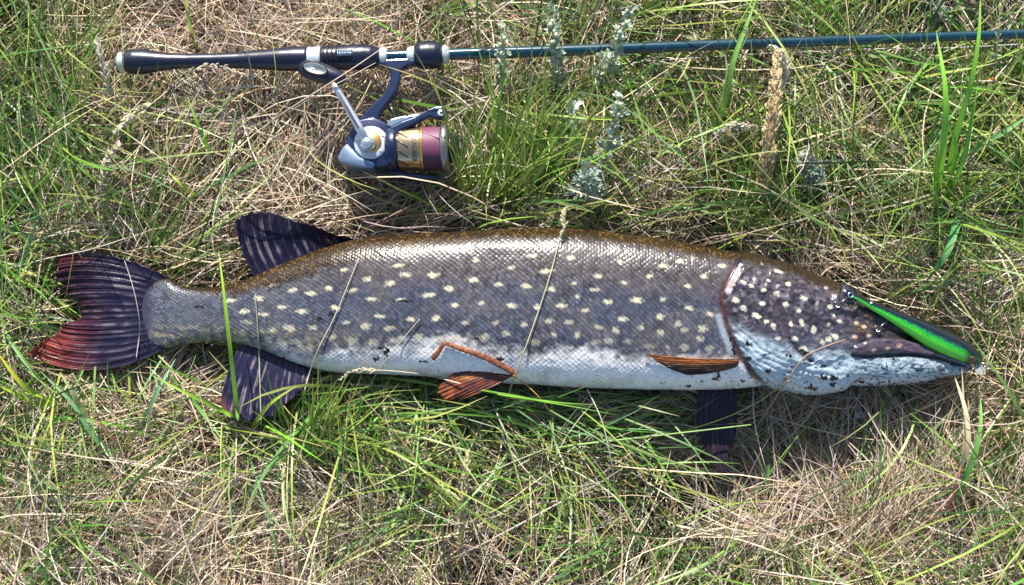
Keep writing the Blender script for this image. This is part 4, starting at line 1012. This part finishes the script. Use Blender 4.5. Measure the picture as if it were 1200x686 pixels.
culm('straw lying across the rod seat and handle knob', [(298, 158, 20), (330, 134, 75), (380, 102, 98), (420, 76, 96), (446, 58, 92)], 0.8, (0.62, 0.46, 0.38))
culm('second paler straw beneath the handle knob reaching the reel foot', [(312, 150, 20), (360, 118, 68), (405, 93, 90), (440, 74, 82)], 0.6, (0.58, 0.50, 0.38))
culm('brown stalk lying across the gill cover of the pike', [(872, 522, 5), (900, 480, 60), (928, 438, 84), (945, 417, 98), (968, 406, 100), (991, 398, 98)], 0.95, (0.34, 0.22, 0.15))
culm('long green stem sweeping from the gill flap down to the left', [(760, 512, 8), (820, 500, 50), (880, 476, 60), (925, 446, 72)], 0.7, (0.40, 0.46, 0.12))
culm('bent pale green stem below the belly', [(786, 700, 5), (752, 640, 50), (722, 584, 66), (690, 562, 62), (626, 533, 30)], 1.2, (0.42, 0.48, 0.28))
culm('long flat green stem lying level below the belly', [(580, 540, 20), (660, 524, 58), (760, 512, 66), (880, 498, 60)], 1.0, (0.30, 0.44, 0.14))
culm('white straw propped under the belly', [(724, 600, 10), (716, 540, 62), (704, 490, 74), (688, 456, 70)], 0.8, (0.66, 0.60, 0.46))
culm('short kinked white straw beneath the spread pelvic fin', [(617, 560, 20), (604, 530, 60), (588, 498, 66), (576, 470, 60)], 0.9, (0.64, 0.60, 0.48))
culm('orange stem running from the spread pelvic fin into the grass', [(602, 440, 70), (622, 456, 74), (640, 476, 66), (648, 500, 30)], 0.6, (0.52, 0.28, 0.06))
culm('green stalk reaching over the rod grip near the white ring', [(330, 170, 10), (326, 120, 70), (322, 70, 92), (318, 40, 90)], 0.6, (0.26, 0.36, 0.12))
culm('pale stalk reaching over the slim middle of the rod grip', [(300, 130, 10), (296, 90, 70), (288, 55, 92), (276, 18, 92)], 0.6, (0.56, 0.52, 0.42))
culm('straw lying under the tail fin edge', [(0, 318, 40), (60, 302, 58), (100, 294, 64), (170, 272, 60)], 0.6, (0.60, 0.56, 0.44))
culm('pale stalk lying over the upper tail lobe', [(160, 420, 20), (163, 372, 72), (154, 330, 78), (146, 306, 74)], 0.5, (0.52, 0.50, 0.42))
culm('long level green stem below the tail', [(0, 556, 20), (90, 512, 58), (160, 490, 60), (250, 505, 52), (300, 512, 40)], 0.8, (0.36, 0.46, 0.20))

# seed heads
def seed_head(label, stem, head, rmm, spike, n, c, seed, cat='seed head', tilt=0.5, drooping=0.0):
    r = np.random.default_rng(seed); p0 = P(stem[0][0], stem[0][1], 0.0)
    root = empty('seed_head', (p0[0], p0[1], float(terrain(p0[0], p0[1]))), label, cat)
    culm(None, stem, 0.65, np.asarray(c) * 0.9, root, 'stem', 36)
    q = path(head, 60); t = np.gradient(q, axis=0); t /= np.linalg.norm(t, axis=1, keepdims=True)
    vs, fs, cs = [], [], []
    for k in range(n):
        u = r.random() ** 0.9; i = min(58, int(u * 59)); s, up = frame(t[i]); a = r.uniform(0, 6.28)
        o = math.cos(a) * s + math.sin(a) * up
        wid = rmm / 1000 * (0.35 + 1.0 * math.sin(math.pi * min(1, 0.15 + u * 0.85)))
        c0 = q[i] + o * wid * r.uniform(0.1, 1.0); d = t[i] * r.uniform(0.5, 1.0) + o * tilt; d /= np.linalg.norm(d)
        L = spike / 1000 * r.uniform(0.6, 1.2); s2, u2 = frame(d); w_ = L * 0.19
        b = len(vs) * 6
        vs.append(np.array([c0 - d * L / 2, c0 + s2 * w_, c0 + u2 * w_, c0 - s2 * w_, c0 - u2 * w_, c0 + d * L / 2]))
        for (x, y) in ((1, 2), (2, 3), (3, 4), (4, 1)): fs += [(b, b + y, b + x), (b + 5, b + x, b + y)]
        cs.append(np.tile(np.asarray(c) * r.uniform(0.65, 1.3), (6, 1)))
    mk('spikelets', np.concatenate(vs), fs, M_STRAW, root, np.clip(np.concatenate(cs), 0, 0.85), smooth=False, kind='stuff')
    return root
seed_head('thick tan feathery seed head standing between the rod and the pike', [(884, 262, 4), (890, 225, 50), (900, 180, 80), (906, 120, 100)], [(890, 232, 50), (900, 182, 82), (906, 125, 102), (912, 58, 110)], 5.6, 7.5, 620, (0.72, 0.54, 0.30), 1, tilt=0.35)
seed_head('bleached drooping seed head arching to the left of the tan one', [(900, 190, 10), (896, 165, 60), (886, 150, 72)], [(892, 156, 66), (878, 148, 74), (858, 147, 74), (838, 158, 66)], 2.2, 6, 120, (0.70, 0.64, 0.50), 2)
seed_head('white tufted seed head beside the top of the tan seed head', [(902, 150, 10), (912, 110, 70), (918, 80, 92)], [(917, 100, 84), (921, 82, 94), (914, 62, 100), (902, 54, 100)], 2.8, 7, 150, (0.74, 0.68, 0.56), 3)
seed_head('pale open seed spike standing to the left of the rod butt', [(136, 150, 5), (131, 114, 70), (122, 80, 88)], [(130, 112, 72), (122, 82, 88), (117, 62, 92), (113, 44, 94)], 2.4, 7, 110, (0.58, 0.54, 0.40), 4)
seed_head('cream zigzag seed spike above the tail fin', [(124, 270, 5), (122, 245, 50), (121, 222, 66)], [(122, 246, 52), (121, 215, 70), (126, 186, 80), (142, 168, 84)], 3.2, 8, 120, (0.66, 0.58, 0.42), 5, tilt=0.9)
seed_head('cream seed spike leaning from the grip towards the tail', [(215, 92, 30), (190, 112, 66), (165, 132, 74)], [(176, 122, 72), (160, 132, 78), (146, 144, 80), (133, 156, 78)], 2.6, 7, 100, (0.66, 0.60, 0.44), 6)
seed_head('dry brown seed spray lying over the rod grip edge', [(230, 120, 20), (224, 95, 70)], [(222, 84, 84), (232, 80, 88), (255, 78, 86), (292, 90, 80)], 1.8, 5, 70, (0.60, 0.48, 0.36), 7)
seed_head('dense straw coloured seed spike standing in the straw below the pelvic fins', [(534, 668, 5), (538, 630, 50), (543, 590, 72)], [(540, 640, 48), (542, 600, 70), (545, 565, 84), (549, 528, 90)], 3.0, 7, 240, (0.62, 0.52, 0.28), 8, tilt=0.25)
seed_head('slender stem with a small pale seed head crossing the flank of the pike', [(580, 520, 5), (598, 456, 60), (624, 385, 60), (646, 318, 60), (658, 270, 100)], [(657, 276, 104), (661, 262, 106), (660, 250, 108), (664, 243, 108)], 2.0, 5, 46, (0.66, 0.60, 0.40), 9, tilt=0.4)
seed_head('pale seed stalk fallen in the straw below the bright green tuft', [(258, 654, 20), (290, 630, 50), (320, 608, 58)], [(290, 630, 52), (312, 614, 58), (326, 606, 60), (338, 597, 62)], 1.5, 5.5, 50, (0.66, 0.58, 0.40), 10)
seed_head('bleached seed stalk lying along the belly by the mud flecks', [(540, 450, 40), (500, 440, 70), (440, 434, 78), (420, 434, 76)], [(440, 434, 78), (420, 434, 80), (408, 438, 78), (398, 446, 72)], 1.6, 5, 50, (0.64, 0.54, 0.38), 11)
seed_head('faint green seed spike standing at the upper rod end', [(1160, 140, 5), (1166, 80, 80), (1170, 40, 96)], [(1166, 80, 80), (1169, 50, 94), (1171, 26, 100), (1173, 4, 102)], 1.6, 4.5, 70, (0.40, 0.42, 0.22), 12)
seed_head('green flowering grass spike left of the rod butt near the upper corner', [(52, 110, 5), (58, 75, 70), (64, 45, 88)], [(56, 84, 66), (62, 55, 84), (65, 32, 92), (66, 8, 94)], 1.7, 4.5, 80, (0.38, 0.42, 0.18), 13)

# silvery wormwood
def wormwood(label, sprigs, seed, silver=(0.40, 0.50, 0.42)):
    r = np.random.default_rng(seed); p0 = P(sprigs[0][0][0][0], sprigs[0][0][0][1], 0.0)
    root = empty('wormwood', (p0[0], p0[1], float(terrain(p0[0], p0[1]))), label, 'wormwood')
    vs, fs, cs, bv, bf, bc = [], [], [], [], [], []
    for pts, nleaf, Lmm, nbud in sprigs:
        q = path(pts, 40); v, f = tube(q, np.linspace(0.9, 0.5, 40) / 1000, 6); mk('stem', v, f, M_STRAW, root, (0.36, 0.40, 0.28))
        t = np.gradient(q, axis=0); t /= np.linalg.norm(t, axis=1, keepdims=True)
        for k in range(nleaf):
            u = 0.12 + 0.88 * (k + r.random()) / nleaf; i = min(39, int(u * 39)); s, up = frame(t[i]); a = k * 2.4 + r.normal(0, 0.4)
            o = math.cos(a) * s + math.sin(a) * up; d0 = o * 0.9 + t[i] * 0.5; d0 /= np.linalg.norm(d0); sx_, ux_ = frame(d0)
            L = 1.35 * Lmm / 1000 * r.uniform(0.7, 1.2) * (1.15 - 0.6 * u); tone = np.asarray(silver) * r.uniform(0.7, 1.25)
            for j, sp_ in enumerate((-1.0, -0.6, -0.25, 0.0, 0.25, 0.6, 1.0)):     # one divided leaf = a fan of narrow lobes
                st = q[i] + d0 * L * (0.15 if abs(sp_) < 0.3 else 0.35 if abs(sp_) < 0.8 else 0.1)
                d = d0 + sx_ * sp_ * 0.9 + ux_ * r.normal(0.1, 0.2); d /= np.linalg.norm(d); l = L * (0.75 - 0.25 * abs(sp_)) * r.uniform(0.8, 1.1)
                wv = np.cross(d, ux_); wv /= np.linalg.norm(wv); w_ = 0.0013; b = len(vs) * 6
                vs.append(np.array([st - wv * w_ * .6, st + wv * w_ * .6, st + d * l * .6 - wv * w_, st + d * l * .6 + wv * w_, st + d * l, st + d * l * .6 - ux_ * w_ * .7]))
                fs += [(b, b + 1, b + 3), (b, b + 3, b + 5), (b, b + 5, b + 2), (b + 2, b + 5, b + 4), (b + 5, b + 3, b + 4), (b + 2, b + 3, b + 4)]
                cs.append(np.tile(tone, (6, 1)))
        for k in range(nbud):
            u = 0.45 + 0.55 * r.random(); i = min(39, int(u * 39)); s, up = frame(t[i]); a = r.uniform(0, 6.28)
            c = q[i] + (math.cos(a) * s + math.sin(a) * up) * r.uniform(0.0008, 0.0042); rad = r.uniform(0.0014, 0.0023)
            v, f = lathe(c - t[i] * rad, c + t[i] * rad * 1.2, [(0, rad * .3), (0.25, rad * .9), (0.6, rad), (0.9, rad * .55), (1, rad * .15)], 7)
            b = sum(len(x) for x in bv); bv.append(v); bf += [tuple(i_ + b for i_ in g) for g in f]; bc.append(np.tile(np.array((0.60, 0.66, 0.48)) * r.uniform(0.8, 1.2), (len(v), 1)))
    if vs: mk('leaves', np.concatenate(vs), fs, M_LEAF, root, np.clip(np.concatenate(cs), 0, .8), kind='stuff')
    if bv: mk('buds', np.concatenate(bv), bf, M_LEAF, root, np.clip(np.concatenate(bc), 0, .8), kind='stuff')
SB, SG = (0.60, 0.70, 0.60), (0.54, 0.62, 0.44)
wormwood('bushy silvery wormwood with feathery blue green leaves between reel and pike back', [
    ([(698, 232, 4), (704, 205, 45), (714, 170, 75), (722, 140, 92), (727, 110, 98)], 26, 13, 26),
    ([(694, 232, 4), (690, 205, 40), (684, 176, 62), (676, 150, 72), (671, 118, 76)], 20, 14, 10),
    ([(690, 235, 4), (684, 220, 60), (686, 206, 74), (690, 192, 78)], 26, 18, 0),
    ([(700, 236, 4), (698, 222, 60), (694, 212, 72), (692, 204, 76)], 26, 18, 0)], 1, SB)
wormwood('wormwood sprig with a budding tip leaning over the blue rod blank', [
    ([(688, 130, 4), (706, 96, 50), (718, 66, 82), (727, 40, 96), (741, 6, 100)], 22, 12, 46),
    ([(694, 118, 4), (702, 90, 60), (706, 74, 84), (712, 62, 90)], 14, 12, 0)], 2, SG)
wormwood('slim green wormwood sprig standing over the blue rod blank near the green tuft', [
    ([(646, 118, 4), (652, 90, 60), (650, 58, 84), (648, 32, 94), (650, 6, 98)], 26, 11, 18)], 3, SG)
wormwood('grey green wormwood sprig touching the rod blank just past the fore grip', [
    ([(584, 122, 4), (586, 92, 60), (588, 66, 84), (590, 46, 92), (592, 28, 94)], 26, 10, 12)], 4, SG)
wormwood('small frosty wormwood rosette growing right of the tan seed head', [
    ([(952, 218, 4), (950, 204, 56), (946, 192, 70), (942, 180, 74)], 30, 15, 0),
    ([(954, 218, 4), (956, 208, 56), (958, 200, 66), (962, 194, 70)], 20, 12, 8)], 5, (0.46, 0.54, 0.48))
wormwood('pale wormwood shoot beyond the rod blank by the upper edge', [
    ([(1108, 40, 4), (1104, 26, 40), (1100, 12, 54), (1098, 0, 58)], 22, 13, 0)], 6, (0.36, 0.46, 0.40))

# denser tufts with a direction of their own
def tuft(label, px, py, n, L, az, azs, elev, droop, width, pal, seed, spread=(14, 8), over=0.7, tip=(0.45, 0.42, 0.10), cat='grass tuft'):
    r = np.random.default_rng(seed); q = P(px + r.normal(0, spread[0], n), py + r.normal(0, spread[1], n), np.zeros(n))
    q[:, 2] = terrain(q[:, 0], q[:, 1]); az_ = math.radians(az) + r.normal(0, math.radians(azs), n)
    pos, w = blades(n, q, r.uniform(*L, n), az_, r.uniform(*elev, n), r.uniform(*droop, n), r.normal(0, 0.5, n), r.uniform(*width, n), 7, 0.2, seed + 1, 0.6)
    ok = clear_of_objects(pos, over, r); pos, w = pos[ok], w[ok]; n = len(pos)
    c = np.asarray(pal)[r.integers(0, len(pal), n)] * (1 + r.normal(0, 0.15, (n, 1)))
    col = np.repeat(c[:, None], 8, 1); tt = np.linspace(0, 1, 8)
    col = col + (np.asarray(tip) - col) * ((r.random(n) < .3)[:, None] * tt[None] ** 2 * .8)[..., None]
    col = col + (np.array([0.42, 0.38, 0.20]) - col) * ((1 - tt) ** 3 * 0.6)[None, :, None]
    p0 = P(px, py, 0.0); root = empty('grass_tuft', (p0[0], p0[1], float(terrain(p0[0], p0[1]))), label, cat)
    emit('blades', pos, w, np.clip(col, 0.01, 0.8), M_GRASS, None, None, 'stuff', root)
FRESH = [(0.14, 0.33, 0.035), (0.11, 0.27, 0.03), (0.28, 0.38, 0.05), (0.09, 0.22, 0.03), (0.20, 0.34, 0.05), (0.28, 0.31, 0.08)]
MEAD = [(0.09, 0.20, 0.03), (0.13, 0.27, 0.04), (0.20, 0.30, 0.06), (0.08, 0.18, 0.06), (0.26, 0.32, 0.09)]
COOL = [(0.10, 0.24, 0.09), (0.14, 0.30, 0.12), (0.08, 0.20, 0.05), (0.20, 0.32, 0.16), (0.12, 0.30, 0.05)]
tuft('tall fresh green tuft fanning up between the reel and the wormwood', 566, 262, 170, (0.08, 0.20), 72, 24, (0.6, 1.25), (0.2, 1.1), (0.0012, 0.0028), FRESH, 201, (20, 8))
tuft('green tuft arching to the left under the reel spool', 545, 248, 90, (0.07, 0.15), 130, 28, (0.4, 1.0), (0.4, 1.2), (0.0010, 0.0020), FRESH, 202, (14, 8))
tuft('vivid green tuft standing below the belly next to the anal fin', 374, 546, 240, (0.06, 0.14), 85, 34, (0.7, 1.35), (0.2, 1.2), (0.0012, 0.0026), FRESH, 203, (24, 16))
tuft('green tuft spreading left below the anal fin', 326, 556, 60, (0.06, 0.13), 120, 30, (0.6, 1.2), (0.4, 1.4), (0.0010, 0.0022), FRESH + MEAD, 204, (12, 14))
tuft('swept green tuft lying to the right below the belly', 430, 478, 260, (0.08, 0.18), 4, 16, (0.25, 0.7), (0.3, 0.9), (0.0009, 0.0020), FRESH + COOL, 205, (40, 14))
tuft('swept green tuft lying below the spread pelvic fin', 545, 498, 240, (0.08, 0.18), 8, 18, (0.25, 0.7), (0.3, 0.9), (0.0009, 0.0018), COOL + MEAD, 206, (44, 14))
tuft('green tuft fanning right below the middle of the belly', 620, 540, 190, (0.08, 0.18), 28, 18, (0.3, 0.8), (0.3, 1.0), (0.0009, 0.0018), COOL + FRESH, 207, (40, 16))
tuft('green tuft fanning up to the dark pectoral fin', 742, 552, 150, (0.07, 0.15), 52, 20, (0.4, 0.9), (0.3, 1.0), (0.0008, 0.0016), COOL + MEAD, 208, (30, 14))
tuft('green tuft behind the pike back close to the gill cover', 880, 300, 130, (0.06, 0.14), 70, 28, (0.5, 1.2), (0.3, 1.2), (0.0010, 0.0020), FRESH + MEAD, 209, (26, 8))
tuft('green tuft leaning over the pike back behind the middle', 620, 262, 130, (0.05, 0.12), 60, 40, (0.4, 1.1), (0.3, 1.2), (0.0010, 0.0020), MEAD + COOL, 210, (50, 6))
tuft('green tuft behind the pike back near the dorsal fin', 500, 262, 120, (0.05, 0.12), 40, 30, (0.3, 0.9), (0.3, 1.2), (0.0010, 0.0018), MEAD + COOL, 211, (40, 6))
tuft('dense meadow tuft above the upper tail lobe', 60, 232, 260, (0.07, 0.16), 80, 45, (0.5, 1.2), (0.4, 1.4), (0.0009, 0.0018), MEAD + COOL, 212, (36, 26))
tuft('dense meadow tuft beside the rod butt', 50, 120, 220, (0.07, 0.16), 75, 40, (0.5, 1.2), (0.4, 1.4), (0.0009, 0.0018), MEAD, 213, (36, 26))
tuft('dark green tuft spreading between the dorsal fin and the tail', 230, 300, 200, (0.05, 0.12), 165, 40, (0.25, 0.9), (0.4, 1.4), (0.0009, 0.0016), COOL + MEAD, 214, (36, 10))
tuft('green tuft below the rod blank towards its thin end', 1010, 240, 230, (0.07, 0.16), 55, 30, (0.4, 1.1), (0.4, 1.3), (0.0009, 0.0018), MEAD + FRESH, 215, (50, 26))
tuft('green tuft at the foot of the tall upright leaves', 1130, 230, 200, (0.07, 0.16), 60, 40, (0.4, 1.1), (0.4, 1.3), (0.0010, 0.0020), MEAD + FRESH, 216, (40, 30))
tuft('green tuft fanning beyond the rod blank', 960, 60, 220, (0.07, 0.15), 60, 35, (0.4, 1.1), (0.4, 1.3), (0.0009, 0.0018), MEAD, 217, (70, 26))
tuft('green tuft beyond the rod blank near its budding wormwood', 790, 50, 200, (0.07, 0.15), 62, 30, (0.5, 1.2), (0.3, 1.2), (0.0009, 0.0018), MEAD + FRESH, 218, (50, 20))
tuft('green tuft growing right of the lure nose', 1180, 500, 200, (0.07, 0.15), 62, 26, (0.5, 1.2), (0.3, 1.2), (0.0010, 0.0022), FRESH + MEAD, 219, (16, 40))
tuft('mixed green tuft in the lower corner below the tail', 50, 580, 240, (0.07, 0.15), 60, 50, (0.4, 1.1), (0.4, 1.3), (0.0009, 0.0018), MEAD + COOL, 220, (40, 40))
tuft('thin green tuft below the head shadow', 960, 610, 130, (0.08, 0.17), 40, 26, (0.4, 1.0), (0.3, 1.2), (0.0008, 0.0016), MEAD + COOL, 221, (60, 26))

# crumpled litter
def litter(label, px, py, z, r_mm, c, seed):
    r = np.random.default_rng(seed); n, m = 9, 12; c0 = P(px, py, z)
    th = np.linspace(0.15, math.pi - 0.15, n)[:, None]; ph = (np.arange(m) * 2 * math.pi / m)[None]
    rad = r_mm / 1000 * (0.55 + 0.9 * r.random((n, m)))
    v = np.stack([rad * np.sin(th) * np.cos(ph), rad * np.sin(th) * np.sin(ph) * 0.8, rad * np.cos(th) * np.ones_like(ph) * 0.6], -1).reshape(-1, 3) + c0
    f = [tuple(q) for q in grid_faces(n, m, True)] + [tuple(range(m)), tuple(range((n - 1) * m, n * m))[::-1]]
    mk('plant_litter', v, f, M_BARK, None, np.asarray(c) * (0.6 + 0.8 * r.random((len(v), 1))), smooth=False, label=label, cat='plant litter')
litter('crumpled brown clod lying just under the belly left of the pectoral fin', 757, 478, 0.040, 7.5, (0.26, 0.17, 0.10), 1)
litter('small orange brown dry floret under the thin end of the rod', 1056, 86, 0.050, 4.5, (0.50, 0.30, 0.14), 2)
litter('tiny tan dry floret beneath the rod beside the tan seed head', 996, 66, 0.050, 3.8, (0.55, 0.38, 0.22), 3)
litter('rusty floret right of the tall upright leaves', 1162, 96, 0.055, 4.5, (0.48, 0.27, 0.10), 4)
litter('grey down feather tip lying in the hollow below the jaw', 1008, 486, 0.022, 4.0, (0.46, 0.44, 0.44), 5)
